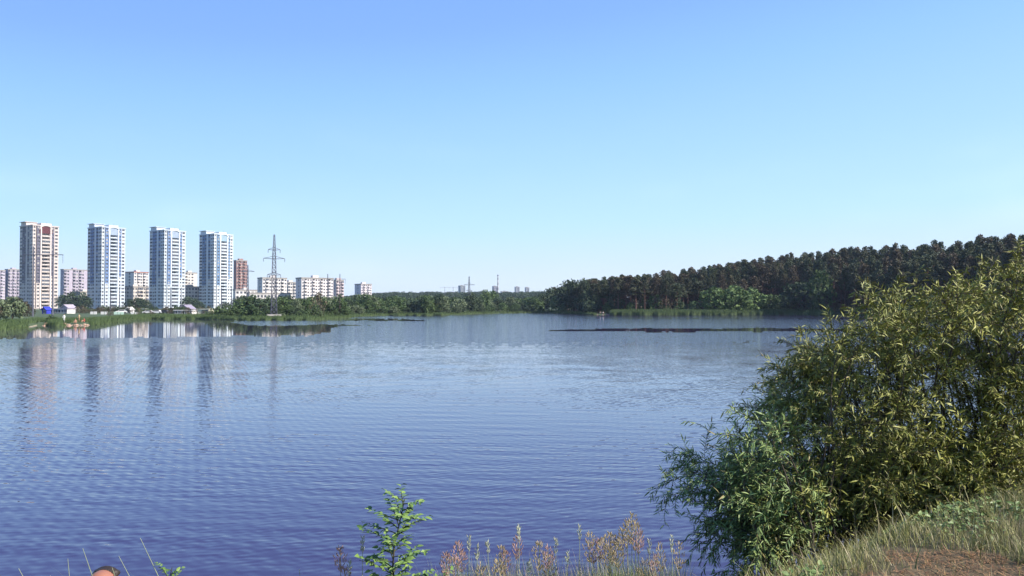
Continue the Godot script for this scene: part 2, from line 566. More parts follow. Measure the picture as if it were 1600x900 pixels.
func build_towers():
	var specs := [
		[50.0, 700.0, Color(0.58, 0.51, 0.49), Color(0.12, 0.11, 0.16), Color(0.10, 0.022, 0.03), "cream residential tower with dark red arch and purple glazing, behind the wide portal pylon"],
		[158.0, 716.0, Color(0.52, 0.58, 0.66), Color(0.14, 0.22, 0.42), Color(0.3, 0.38, 0.5), "pale blue residential tower with an arched top, second from the cream tower"],
		[256.0, 746.0, Color(0.54, 0.6, 0.67), Color(0.15, 0.24, 0.44), Color(0.3, 0.38, 0.5), "pale blue residential tower with an arched top, standing behind the gabled lakeside house"],
		[334.0, 786.0, Color(0.6, 0.66, 0.71), Color(0.14, 0.25, 0.42), Color(0.28, 0.4, 0.5), "white and blue residential tower with an arched top, beside the brown high-rise"]]
	for s in specs:
		var W := 22.0
		var D := 25.0
		var floors := 23
		var fh := 3.2
		var N := deg_to_rad(55.0)
		var base := far_at(s[0], s[1], -0.2)
		var t := thing("residential_tower", s[5], "tower", base, N, "residential towers on the far shore")
		var lt: Color = s[2]
		var gl: Color = s[3]
		var wall := MB.new()
		var top := floors * fh + 1.0
		# front: corner windows, groove, glazed strip, balcony bay under the arch, glazed strip, corner windows
		facade(wall, t, Vector3(0, 0, 0), Vector3.RIGHT, Vector3.BACK, floors, fh, [[2.6, "w", lt]], 1.0)
		facade(wall, t, Vector3(3.2, 0, 0.5), Vector3.RIGHT, Vector3.BACK, floors, fh, [[3.0, "w", lt, gl, 7], [1.0, "p", lt]], 1.0)
		facade(wall, t, Vector3(7.2, 0, 0.0), Vector3.RIGHT, Vector3.BACK, floors - 2, fh, [[7.2, "b", lt]], 1.0)
		facade(wall, t, Vector3(14.4, 0, 0.5), Vector3.RIGHT, Vector3.BACK, floors, fh, [[1.0, "p", lt], [2.6, "w", lt, gl, 9]], 1.0)
		facade(wall, t, Vector3(18.0, 0, 0.0), Vector3.RIGHT, Vector3.BACK, floors, fh, [[4.0, "w", lt]], 1.0)
		wall.col = lt
		# returns of the stepped front
		for e in [[3.2, -1.0], [7.2, 1.0], [14.4, -1.0], [18.0, 1.0]]:
			wall.quad(Vector3(e[0], 0, -0.02), Vector3(e[0], 0, 0.5), Vector3(e[0], top, 0.5), Vector3(e[0], top, -0.02), Vector3(e[1], 0, 0))
		wall.quad(Vector3(2.6, 0, -1.2), Vector3(3.2, 0, -1.2), Vector3(3.2, top, -1.2), Vector3(2.6, top, -1.2), Vector3.BACK)
		wall.quad(Vector3(2.6, 0, 0), Vector3(2.6, 0, -1.2), Vector3(2.6, top, -1.2), Vector3(2.6, top, 0), Vector3.RIGHT)
		wall.quad(Vector3(3.2, 0, 0.5), Vector3(3.2, 0, -1.2), Vector3(3.2, top, -1.2), Vector3(3.2, top, 0.5), Vector3.LEFT)
		wall.quad(Vector3(0, 0, 0.0), Vector3(22, 0, 0.0), Vector3(22, 1, 0.0), Vector3(0, 1, 0.0), Vector3.BACK)
		# side face, back and far side
		facade(wall, t, Vector3(0, 0, -D), Vector3.BACK, Vector3.LEFT, floors, fh, [[5.0, "g", lt], [4.0, "w", lt, gl, 7], [3.0, "g", lt, gl, 7], [3.0, "p", lt], [3.5, "g", lt, gl, 9], [3.5, "w", lt], [3.0, "g", lt]], 1.0)
		wall.col = lt
		wall.quad(Vector3(0, 0, -D), Vector3(0, 0, 0), Vector3(0, 1, 0), Vector3(0, 1, -D), Vector3.LEFT)
		wall.col = lt
		wall.quad(Vector3(0, 0, -D), Vector3(W, 0, -D), Vector3(W, top, -D), Vector3(0, top, -D), Vector3.FORWARD)
		facade(wall, t, Vector3(W, 0, 0), Vector3.FORWARD, Vector3.RIGHT, floors, fh, [[6.0, "w", lt], [7.0, "p", lt], [6.0, "w", lt], [6.0, "p", lt]], 1.0)
		part("wall", wall.mesh(M.paint), t)
		# white pilasters beside the bay
		for x in [6.7, 14.9]:
			part("pilaster", box_mesh("pil%s" % lt.to_html(), Vector3(0.9, top - 2.0, 0.6), null), t, Vector3(x, top * 0.5 - 0.5, 0.8)).set_surface_override_material(0, wall_paint(lt * 1.12))
		# roof slab and parapet
		var roof := MB.new()
		roof.col = lt
		roof.box(Vector3(W * 0.5, top + 0.4, -D * 0.5), Vector3(W + 0.8, 0.8, D + 0.9))
		var rp := part("roof", roof.mesh(M.paint), t)
		# segmental arch over the bay, with a recessed panel
		var arch := MB.new()
		arch.col = lt
		var panel := MB.new()
		panel.col = s[4]
		var cx := 10.8
		for i in 16:
			var a0 := lerpf(-1.0, 1.0, i / 16.0)
			var a1 := lerpf(-1.0, 1.0, (i + 1) / 16.0)
			var p0 := Vector3(cx + a0 * 5.6, top - 4.6 + 4.7 * sqrt(maxf(0.0, 1.0 - a0 * a0 * 0.98)), 0)
			var p1 := Vector3(cx + a1 * 5.6, top - 4.6 + 4.7 * sqrt(maxf(0.0, 1.0 - a1 * a1 * 0.98)), 0)
			for dd in [1.25, -0.6]:
				arch.quad(p0 + Vector3(0, 0, dd), p1 + Vector3(0, 0, dd), p1 + Vector3(0, 1.0, dd), p0 + Vector3(0, 1.0, dd), Vector3(0, 0, signf(dd)))
			arch.quad(p0 + Vector3(0, 1, 1.25), p1 + Vector3(0, 1, 1.25), p1 + Vector3(0, 1, -0.6), p0 + Vector3(0, 1, -0.6), Vector3.UP)
			arch.quad(p0 + Vector3(0, 0, 1.25), p1 + Vector3(0, 0, 1.25), p1 + Vector3(0, 0, -0.6), p0 + Vector3(0, 0, -0.6), Vector3.DOWN)
			panel.quad(Vector3(p0.x, top - 6.6, 0.6), Vector3(p1.x, top - 6.6, 0.6), Vector3(p1.x, p1.y + 0.1, 0.6), Vector3(p0.x, p0.y + 0.1, 0.6), Vector3.BACK)
		part("arch", arch.mesh(M.paint), t)
		part("arch_panel", panel.mesh(M.paint), t)
		# corner penthouse with an overhanging slab, lift house, aerials
		var ph := MB.new()
		ph.col = lt
		ph.box(Vector3(5.0, top + 2.3, -D + 6.0), Vector3(9.0, 3.0, 10.0))
		var pp := part("penthouse", ph.mesh(M.paint), t)
		var slab := MB.new()
		slab.col = lt
		slab.box(Vector3(4.5, top + 4.05, -D + 6.0), Vector3(10.6, 0.4, 11.6))
		part("slab", slab.mesh(M.paint), pp)
		var lift := MB.new()
		lift.col = lt
		lift.box(Vector3(14.0, top + 2.0, -10.0), Vector3(9.0, 2.4, 8.0))
		part("lift_house", lift.mesh(M.paint), t)
		for k in 3:
			var an := MB.new()
			an.tube(Vector3(8.0 + k * 5.0, top + 0.7, -4.0), Vector3(8.0 + k * 5.0, top + 3.5 + k % 2, -4.0), 0.12, 0.06, 5)
			part("aerial", an.mesh(M.steel), t)
func wall_paint(c: Color) -> StandardMaterial3D:
	var key := "wp" + c.to_html()
	if not cache.has(key):
		var m := mat(minf(c.r, 0.8), minf(c.g, 0.8), minf(c.b, 0.8), 0.8)
		cache[key] = m
	return cache[key]

# A slab block of flats. p0..pc is its end wall, pc..p1 its long front, both in photograph columns at depth z; phi is how far the front turns away from the viewer.
func block(called: String, label: String, p0: float, pc: float, p1: float, ytop: float, z: float, phi: float, floors: int, col: Color, kinds: String, roofcol := Color(0.3, 0.28, 0.27)):
	var az := atan(-uu(pc))
	var N := az + deg_to_rad(phi)
	var k := z / cos(az) * cos(az) * cos(az) / F
	var W := (p1 - pc) * k / cos(deg_to_rad(phi))
	var D := maxf(8.0, (pc - p0) * k / sin(deg_to_rad(phi)))
	var base := far_at(pc, z, -0.3)
	var H := EYE + (477.0 - ytop) * z / F - base.y
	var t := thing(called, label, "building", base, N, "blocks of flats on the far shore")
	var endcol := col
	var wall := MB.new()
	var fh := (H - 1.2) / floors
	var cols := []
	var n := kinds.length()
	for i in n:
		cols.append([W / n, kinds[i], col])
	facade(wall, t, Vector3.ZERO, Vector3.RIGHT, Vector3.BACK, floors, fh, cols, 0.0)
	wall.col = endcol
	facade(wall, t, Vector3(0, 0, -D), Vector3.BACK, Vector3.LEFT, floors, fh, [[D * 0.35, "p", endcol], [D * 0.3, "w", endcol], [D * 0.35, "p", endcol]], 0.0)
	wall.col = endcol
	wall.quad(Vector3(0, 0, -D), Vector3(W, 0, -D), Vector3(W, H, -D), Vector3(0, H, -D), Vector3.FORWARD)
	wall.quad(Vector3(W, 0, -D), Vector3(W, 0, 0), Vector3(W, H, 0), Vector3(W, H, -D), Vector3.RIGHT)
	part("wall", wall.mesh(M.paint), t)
	var roof := MB.new()
	roof.col = roofcol
	roof.box(Vector3(W * 0.5, H - 0.65, -D * 0.5), Vector3(W + 0.5, 1.1, D + 0.5))
	var r := part("roof", roof.mesh(M.paint), t)
	for i in maxi(1, int(W / 22.0)):
		var lh := MB.new()
		lh.col = endcol
		lh.box(Vector3(W * (i + 0.5) / maxi(1, int(W / 22.0)), H + 0.8, -D * 0.5), Vector3(5, 2.0, 4))
		part("lift_house", lh.mesh(M.paint), r)
	return t
func build_blocks():
	var cream := Color(0.6, 0.56, 0.52)
	var white := Color(0.66, 0.63, 0.62)
	var lil := Color(0.42, 0.38, 0.46)
	block("apartment_block", "lilac-grey block of flats cut by the photo's edge, beside the cream tower", -30, -12, 8, 421, 980, 35, 12, lil * 1.2, "wbwbw")
	block("apartment_block", "lilac-grey twelve-storey block between the photo's edge and the cream tower", 8, 12, 33, 420, 1000, 25, 12, lil, "bwbwbw")
	block("apartment_block", "lilac-grey block with dark balconies between the cream tower and its neighbour", 94, 99, 137, 420, 960, 25, 12, lil, "bwpbwbwp")
	block("apartment_block", "low cream block half hidden by dark trees beside the second tower", 116, 118, 152, 455, 760, 20, 5, cream, "wwbwwb")
	block("apartment_block", "high block with a reddish roof band between the second and third towers", 195, 209, 232, 424, 900, 40, 12, white, "wbwbw", Color(0.32, 0.13, 0.1))
	block("apartment_block", "long low cream block with five storeys between the second and third towers", 190, 193, 233, 447, 790, 18, 6, cream, "wwwwwbbwb")
	block("apartment_block", "pale high block between the third and fourth towers", 284, 288, 308, 425, 920, 30, 12, cream * 1.05, "bwwp")
	block("apartment_block", "low cream block with five storeys between the third and fourth towers", 280, 284, 314, 447, 800, 18, 6, cream, "bwwwwb")
	block("apartment_block", "brown and pink high-rise with stepped top beside the fourth tower", 365, 369, 386, 406, 900, 22, 16, Color(0.33, 0.2, 0.19), "wbwbw")
	block("apartment_block", "long low white block stepped down from the brown high-rise", 364, 368, 404, 452, 760, 15, 4, white, "wwwwww")
	block("apartment_block", "white block with a blank end wall behind the tall lattice pylon", 402, 410, 449, 433, 720, 22, 9, white, "wbwwbwbw")
	block("apartment_block", "wide three-storey white building at the foot of the block behind the lattice pylon", 386, 390, 456, 457, 640, 12, 3, white * 0.95, "wwwwwwwwwwww")
	block("apartment_block", "small pale block between the two white blocks behind the pylons", 446, 449, 462, 440, 900, 30, 8, white * 0.9, "bwb")
	block("apartment_block", "largest white block with dark balcony columns", 462, 471, 522, 433, 640, 22, 10, Color(0.68, 0.63, 0.64), "wbwwbwwbwwbw")
	block("apartment_block", "pinkish block whose end shows behind the largest white block", 520, 525, 537, 437, 780, 25, 9, Color(0.6, 0.5, 0.52), "bwb")
	block("apartment_block", "lone white block standing above the trees", 554, 564, 581, 443, 950, 30, 9, Color(0.7, 0.64, 0.68), "wbwbw")
	# far towers on the skyline
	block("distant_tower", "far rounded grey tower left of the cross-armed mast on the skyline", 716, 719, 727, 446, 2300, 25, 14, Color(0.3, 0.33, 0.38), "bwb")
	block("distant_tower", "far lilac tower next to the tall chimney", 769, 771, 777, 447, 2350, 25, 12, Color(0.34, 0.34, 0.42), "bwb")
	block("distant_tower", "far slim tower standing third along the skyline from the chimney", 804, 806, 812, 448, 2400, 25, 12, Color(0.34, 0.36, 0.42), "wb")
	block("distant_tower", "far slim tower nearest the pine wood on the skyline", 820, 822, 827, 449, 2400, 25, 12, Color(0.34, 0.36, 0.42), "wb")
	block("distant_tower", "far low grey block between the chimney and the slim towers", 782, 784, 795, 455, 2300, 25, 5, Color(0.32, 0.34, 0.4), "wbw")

# ---------------------------------------------------------------- small things on the far shore
func house(called: String, label: String, px: float, z: float, w: float, d: float, h: float, rise: float, turn: float, col: Color, roofcol: Color, nwin: int):
	var t := thing(called, label, "house", far_at(px, z, -0.1), turn)
	var wl := MB.new()
	wl.col = col
	var a := Vector3(-w / 2, 0, d / 2); var b := Vector3(w / 2, 0, d / 2)
	var up := Vector3(0, h, 0); var bk := Vector3(0, 0, -d)
	wl.quad(a, b, b + up, a + up, Vector3.BACK)
	wl.quad(a + bk, b + bk, b + bk + up, a + bk + up, Vector3.FORWARD)
	wl.quad(a, a + bk, a + bk + up, a + up, Vector3.LEFT)
	wl.quad(b, b + bk, b + bk + up, b + up, Vector3.RIGHT)
	if rise > 0.0:
		wl.tri(a + up, b + up, Vector3(0, h + rise, d / 2), Vector3.BACK)
		wl.tri(a + up + bk, b + up + bk, Vector3(0, h + rise, -d / 2), Vector3.FORWARD)
	part("wall", wl.mesh(M.paint), t)
	var rf := MB.new()
	rf.col = roofcol
	if rise > 0.0:
		for s in [-1.0, 1.0]:
			var ln := sqrt(w * w / 4 + rise * rise) + 0.5
			rf.box(Vector3(s * w / 4, h + rise / 2 + 0.1, 0), Vector3(ln, 0.22, d + 0.9), Basis(Vector3.BACK, -s * atan2(rise, w / 2)))
	else:
		rf.box(Vector3(0, h + 0.12, 0), Vector3(w + 0.5, 0.24, d + 0.5))
	part("roof", rf.mesh(M.paint), t)
	for i in nwin:
		var x := -w / 2 + w * (i + 0.5) / nwin
		part("window", pane_mesh(1.2, 1.3, i % 2), t, Vector3(x, h * 0.58, d / 2 + 0.06))
	part("door", box_mesh("door", Vector3(1.0, 2.0, 0.1), M.glass_mid), t, Vector3(w * 0.5 - 0.7, 1.0, d / 2 + 0.06))
func car(label: String, px: float, z: float, turn: float, col: Color):
	var t := thing("parked_car", label, "car", far_at(px, z, 0.0), turn)
	var b := MB.new()
	b.col = col
	var prof := [Vector2(-2.1, 0.35), Vector2(-2.15, 0.75), Vector2(-1.9, 0.92), Vector2(-1.35, 0.95), Vector2(-0.75, 1.42), Vector2(0.85, 1.44), Vector2(1.6, 0.98), Vector2(2.1, 0.85), Vector2(2.15, 0.35)]
	for i in prof.size():
		var p: Vector2 = prof[i]
		var q: Vector2 = prof[(i + 1) % prof.size()]
		var nn := Vector3(-(q.y - p.y), q.x - p.x, 0).normalized()
		b.quad(Vector3(p.x, p.y, 0.85), Vector3(q.x, q.y, 0.85), Vector3(q.x, q.y, -0.85), Vector3(p.x, p.y, -0.85), nn)
		for s in [-1.0, 1.0]:
			b.tri(Vector3(0, 0.6, 0.85 * s), Vector3(p.x, p.y, 0.85 * s), Vector3(q.x, q.y, 0.85 * s), Vector3(0, 0, s))
	part("body", b.mesh(M.paint), t)
	for s in [-1.0, 1.0]:
		var g := MB.new()
		g.quad(Vector3(-1.1, 0.96, 0.86 * s), Vector3(-0.72, 1.34, 0.86 * s), Vector3(0.8, 1.36, 0.86 * s), Vector3(1.35, 0.98, 0.86 * s), Vector3(0, 0, s))
		part("window", g.mesh(M.glass_dark), t)
	for x in [-1.35, 1.35]:
		for s in [-0.8, 0.8]:
			var w := MB.new()
			w.col = Color(0.02, 0.02, 0.02)
			w.tube(Vector3(x, 0.33, s - 0.1), Vector3(x, 0.33, s + 0.1), 0.33, 0.33, 12)
			part("wheel", w.mesh(M.paint), t)
func build_shore_things():
	var wht := Color(0.7, 0.68, 0.68)
	house("kiosk", "blue tent-roofed kiosk in front of the cream tower", 73, 300, 2.2, 2, 1.6, 0.9, -0.3, Color(0.03, 0.04, 0.45), Color(0.03, 0.05, 0.5), 1)
	house("lakeside_house", "low pale pavilion with a flat lilac roof beside the blue kiosk", 99, 305, 7.5, 4, 1.9, 0, -0.25, wht, Color(0.36, 0.32, 0.4), 5)
	house("lakeside_house", "pavilion with a low gable roof behind the flat-roofed one", 107, 330, 4, 4, 2.2, 1.2, -0.25, Color(0.4, 0.37, 0.45), Color(0.42, 0.38, 0.46), 3)
	house("lakeside_house", "gabled white house with a lilac roof at the third tower's foot", 293, 340, 4.6, 5, 1.8, 1.6, -0.15, wht * 0.7, Color(0.3, 0.27, 0.36), 3)
	house("lakeside_house", "long white house with a flat roof below the gabled lakeside house", 290, 312, 7.4, 4, 1.5, 0, -0.1, wht * 1.05, Color(0.7, 0.68, 0.7), 5)
	house("garage", "plain cream garage at the fourth tower's foot", 322, 306, 4.5, 4, 2.0, 0, -0.15, Color(0.72, 0.68, 0.54), Color(0.7, 0.66, 0.55), 1)
	house("lakeside_house", "small white hut with a peaked roof between the second tower and the bare trees", 203, 345, 2.6, 2.5, 1.3, 1.0, -0.2, wht, wht, 1)
	house("lakeside_house", "white cube hut among dark trees between the second and third towers", 226, 335, 1.5, 1.5, 1.8, 0, -0.2, wht, wht, 1)
	house("lakeside_house", "tiny white hut among the trees under the lone white block", 561, 372, 1.6, 1.5, 1.6, 0.6, 0.0, wht, wht, 1)
	house("lakeside_house", "white flat-roofed shed among green bushes beside the fourth tower", 373, 360, 7, 4, 2.3, 0, -0.2, wht, wht * 0.9, 4)
	house("lakeside_house", "long white shed partly hidden by bushes below the wide white building", 400, 372, 8, 4, 2.5, 0, -0.1, wht, wht * 0.8, 5)
	var cols := [[190, Color(0.7, 0.7, 0.7), "white car parked in front of the second tower"], [232, Color(0.6, 0.6, 0.62), "silver car parked by the white cube hut"], [246, Color(0.7, 0.7, 0.72), "white car parked near the third tower's corner"], [258, Color(0.05, 0.05, 0.06), "black car parked near the third tower's corner"], [84, Color(0.65, 0.65, 0.68), "pale car parked beside the blue kiosk"]]
	for c in cols:
		car(c[2], c[0], 322.0, rng.randf_range(-0.5, 0.5), c[1])
	# low white walls, each panel its own piece
	for r in [[141.0, 152.0, 282.0, "low white wall of panels below the second tower"], [157.0, 169.0, 284.0, "second stretch of low white panels below the second tower"], [178.0, 194.0, 290.0, "pale green panel fence below the second tower"], [204.0, 217.0, 292.0, "low pale wall between the huts and the second tower"]]:
		var t := thing("wall", r[3], "wall", far_at(r[0], r[2], 0.0))
		var a := far_at(r[0], r[2]); var b := far_at(r[1], r[2])
		var k := int((b - a).length() / 1.1)
		for i in k:
			var p := part("panel", box_mesh("panel" + str(r[0] == 178.0), Vector3(1.05, 1.0, 0.15), wall_paint(Color(0.5, 0.66, 0.55) if r[0] == 178.0 else Color(0.68, 0.66, 0.64))), t, (b - a) * ((i + 0.5) / k) + Vector3(0, 0.5 + 0.04 * (i % 2), 0))
			p.rotation.y = atan2(-(b - a).z, (b - a).x)
	# stones on the shore
	for i in 26:
		var px := rng.randf_range(62, 140) if i < 18 else rng.randf_range(930, 964)
		stone(px, shore(px) + rng.randf_range(-0.6, 1.2), rng.randf_range(0.25, 0.7), i >= 18)
func stone(px: float, z: float, s: float, pine_side: bool):
	var k := rng.randi() % 4
	var key := "stone%d%s" % [k, pine_side]
	if not cache.has(key):
		var sp := SphereMesh.new()
		sp.radial_segments = 9; sp.rings = 5; sp.radius = 0.5; sp.height = 1.0
		var st := SurfaceTool.new()
		st.create_from(sp, 0)
		var am := st.commit()
		var md := MeshDataTool.new()
		md.create_from_surface(am, 0)
		for i in md.get_vertex_count():
			var p := md.get_vertex(i)
			md.set_vertex(i, p * (1.0 + 1.2 * fn.get_noise_3d(p.x * 60.0 + k * 50.0, p.y * 60.0, p.z * 60.0)) * Vector3(1.2, 0.7, 1))
		am.clear_surfaces()
		md.commit_to_surface(am)
		am.surface_set_material(0, mat(0.36, 0.24, 0.18, 0.9) if not pine_side else mat(0.2, 0.14, 0.14, 0.9))
		cache[key] = am
	var o := single("stone", cache[key], "small stone at the waterline below the pines" if pine_side else "small reddish stone at the waterline by the sandy strip", "stone", far_at(px, z, s * 0.15), "stones below the pine wood" if pine_side else "stones along the sandy strip")
	o.scale = Vector3.ONE * s * 1.5
	o.rotation.y = rng.randf() * TAU

# ---------------------------------------------------------------- pylons
func lattice(mb: MB, p0: Vector3, p1: Vector3, w0: float, w1: float, n: int, r: float):
	for i in n:
		var t0 := float(i) / n
		var t1 := float(i + 1) / n
		var a := p0.lerp(p1, t0); var b := p0.lerp(p1, t1)
		var wa := lerpf(w0, w1, t0) / 2; var wb := lerpf(w0, w1, t1) / 2
		var ca := [Vector3(-wa, 0, -wa), Vector3(wa, 0, -wa), Vector3(wa, 0, wa), Vector3(-wa, 0, wa)]
		var cb := [Vector3(-wb, 0, -wb), Vector3(wb, 0, -wb), Vector3(wb, 0, wb), Vector3(-wb, 0, wb)]
		for k in 4:
			var k2 := (k + 1) % 4
			mb.bar(a + ca[k], b + cb[k2], r * 0.7)
			mb.bar(a + ca[k2], b + cb[k], r * 0.7)
			mb.bar(b + cb[k], b + cb[k2], r * 0.7)
func build_pylons():
	# the tall lattice pylon standing in the water on a piled footing
	var z := 232.0
	var base := Vector3(uu(428) * z, 0, -z)
	var t := thing("lattice_pylon", "tall steel lattice pylon on a piled footing in the water", "pylon", base, 0.35)
	for sx in [-1.0, 1.0]:
		for sz in [-1.0, 1.0]:
			var pl := MB.new()
			pl.tube(Vector3(sx * 1.7, -1.5, sz * 1.7), Vector3(sx * 1.5, 1.1, sz * 1.5), 0.3, 0.3, 8)
			part("pile", pl.mesh(M.concrete), t)
			var lg := MB.new()
			lg.bar(Vector3(sx * 0.85, 1.5, sz * 0.85), Vector3(sx * 0.42, 19.5, sz * 0.42), 0.12)
			lg.bar(Vector3(sx * 0.42, 19.5, sz * 0.42), Vector3(sx * 0.16, 25.0, sz * 0.16), 0.1)
			part("leg", lg.mesh(M.steel), t)
	var cap := MB.new()
	cap.box(Vector3(0, 1.3, 0), Vector3(4.0, 0.5, 4.0))
	part("footing", cap.mesh(M.concrete), t)
	var lt := MB.new()
	lattice(lt, Vector3(0, 1.5, 0), Vector3(0, 19.5, 0), 1.7, 0.84, 13, 0.1)
	lattice(lt, Vector3(0, 19.5, 0), Vector3(0, 25.0, 0), 0.84, 0.32, 5, 0.1)
	part("bracing", lt.mesh(M.steel), t)
	for arm in [[20.6, 1.7], [18.0, 3.0], [13.2, 1.9]]:
		var ar := MB.new()
		for s in [-1.0, 1.0]:
			ar.bar(Vector3(0, arm[0] - 0.15, 0.3), Vector3(s * arm[1], arm[0], 0), 0.1)
			ar.bar(Vector3(0, arm[0] - 0.15, -0.3), Vector3(s * arm[1], arm[0], 0), 0.1)
			ar.bar(Vector3(0, arm[0] + 0.7, 0), Vector3(s * arm[1], arm[0], 0), 0.09)
		part("crossarm", ar.mesh(M.steel), t)
		for s in [-1.0, 1.0]:
			part("insulator", insulator(1.0), t, Vector3(s * arm[1], arm[0], 0))
	# portal pylons with two posts and a beam
	for p in [[67.0, 398.0, 238.0, 15.5, 30.5, "wide portal pylon with a long crossbeam in front of the cream tower"], [180.0, 450.0, 400.0, 7.0, 17.0, "small portal pylon in front of the second tower"], [275.0, 451.0, 410.0, 8.0, 15.0, "small portal pylon in front of the third tower"], [354.0, 452.0, 410.0, 8.0, 12.0, "small portal pylon in front of the fourth tower"], [521.5, 436.0, 390.0, 9.5, 18.0, "portal pylon with two tall posts beside the largest white block"], [701.5, 449.0, 900.0, 6.5, 14.0, "far portal pylon above the wooded skyline"]]:
		portal(p[0], p[1], p[2], p[3], p[4], p[5])
	mast(733.0, 432.0, 900.0, 1.2, [[445.0, 9.0], [454.0, 5.0]], "far cross-armed lattice mast on the wooded skyline")
	mast(387.0, 414.0, 620.0, 0.7, [[424.0, 10.0]], "single-armed mast beside the brown high-rise")
	# banded chimney
	var cz := 1700.0
	var cb := far_at(778, cz)
	var ch := thing("chimney", "tall banded chimney on the skyline with a widened top", "chimney", cb)
	var H := EYE + (477.0 - 430.0) * cz / F - cb.y
	for i in 10:
		var mb := MB.new()
		mb.col = Color(0.22, 0.2, 0.22) if i % 2 == 0 else Color(0.5, 0.48, 0.5)
		mb.tube(Vector3(0, H * i / 10.0, 0), Vector3(0, H * (i + 1) / 10.0, 0), lerpf(1.7, 1.1, i / 10.0), lerpf(1.7, 1.1, (i + 1) / 10.0), 12)
		part("band", mb.mesh(M.paint), ch)
	var hd := MB.new()
	hd.col = Color(0.25, 0.25, 0.3)
	hd.tube(Vector3(0, H - 1.5, 0), Vector3(0, H + 1.0, 0), 1.9, 1.9, 12)
	part("head", hd.mesh(M.paint), ch)
func insulator(l: float) -> ArrayMesh:
	var key := "ins%.1f" % l
	if not cache.has(key):
		var mb := MB.new()
		mb.tube(Vector3(0, 0, 0), Vector3(0, -l, 0), 0.04, 0.04, 5)
		for i in 4:
			mb.tube(Vector3(0, -0.2 - i * l * 0.2, 0), Vector3(0, -0.27 - i * l * 0.2, 0), 0.13, 0.13, 8)
		cache[key] = mb.mesh(M.steel)
	return cache[key]
func portal(px: float, ybeam: float, z: float, half_post: float, half_beam: float, label: String):
	var b := far_at(px, z, -0.1)
	var k := z / F
	var t := thing("portal_pylon", label, "pylon", b)
	var yb := EYE + (477.0 - ybeam) * k - b.y
	for s in [-1.0, 1.0]:
		var post := MB.new()
		post.tube(Vector3(s * half_post * k, 0, 0), Vector3(s * half_post * k, yb + (2.5 if half_post > 8.0 and z < 500 else 0.6), 0), 0.26, 0.18, 8)
		part("post", post.mesh(M.steel), t)
	var beam := MB.new()
	beam.bar(Vector3(-half_beam * k, yb, 0.25), Vector3(half_beam * k, yb, 0.25), 0.13)
	beam.bar(Vector3(-half_beam * k, yb, -0.25), Vector3(half_beam * k, yb, -0.25), 0.13)
	var n := 14
	for i in n:
		var x0 := lerpf(-half_beam, half_beam, float(i) / n) * k
		var x1 := lerpf(-half_beam, half_beam, float(i + 1) / n) * k
		beam.bar(Vector3(x0, yb, 0.25 if i % 2 == 0 else -0.25), Vector3(x1, yb, -0.25 if i % 2 == 0 else 0.25), 0.07)
	part("crossbeam", beam.mesh(M.steel), t)
	for x in [-half_beam, 0.0, half_beam]:
		part("insulator", insulator(2.6), t, Vector3(x * k, yb, 0.0))
func mast(px: float, ytop: float, z: float, w: float, arms: Array, label: String):
	var b := far_at(px, z, -0.1)
	var k := z / F
	var H := EYE + (477.0 - ytop) * k - b.y
	var t := thing("lattice_mast", label, "pylon", b, 0.2)
	var mb := MB.new()
	lattice(mb, Vector3.ZERO, Vector3(0, H, 0), w * 3.0, w * 0.6, 12, 0.2)
	part("bracing", mb.mesh(M.steel), t)
	for sx in [-0.5, 0.5]:
		for sz in [-0.5, 0.5]:
			var lg := MB.new()
			lg.bar(Vector3(sx * w * 3.0, 0, sz * w * 3.0), Vector3(sx * w * 0.6, H, sz * w * 0.6), 0.22)
			part("leg", lg.mesh(M.steel), t)
	for a in arms:
		var ar := MB.new()
		var y: float = EYE + (477.0 - a[0]) * k - b.y
		for s in [-1.0, 1.0]:
			ar.bar(Vector3(0, y - 0.2, 0), Vector3(s * a[1] * k, y, 0), 0.25)
			ar.bar(Vector3(0, y + 1.2, 0), Vector3(s * a[1] * k, y, 0), 0.2)
		part("crossarm", ar.mesh(M.steel), t)

# ---------------------------------------------------------------- trees
func rand_dir() -> Vector3:
	return Vector3(rng.randfn(), rng.randfn(), rng.randfn()).normalized()
func clump(mb: MB, ctr: Vector3, rad: Vector3, n: int, size: float, c0: Color, c1: Color):
	var tone := rng.randf_range(-0.2, 0.2)
	for i in n:
		var d := rand_dir()
		var p := ctr + d * rad * pow(rng.randf(), 0.3)
		var nn := (d * 0.9 + rand_dir()).normalized()
		var u := nn.cross(rand_dir()).normalized()
		var w := nn.cross(u)
		var s := size * rng.randf_range(0.6, 1.3)
		mb.col = c0.lerp(c1, clampf(rng.randf() + tone, 0, 1))
		mb.tri(p + u * s, p - u * s * 0.6 + w * s * 0.7, p - u * s * 0.5 - w * s * 0.8, nn)
		mb.tri(p - u * s * 0.9 + w * s * 0.1, p + w * s * 0.8 + u * s * 0.5, p - w * s * 0.6 + u * s * 0.3, (nn + rand_dir() * 0.5).normalized())
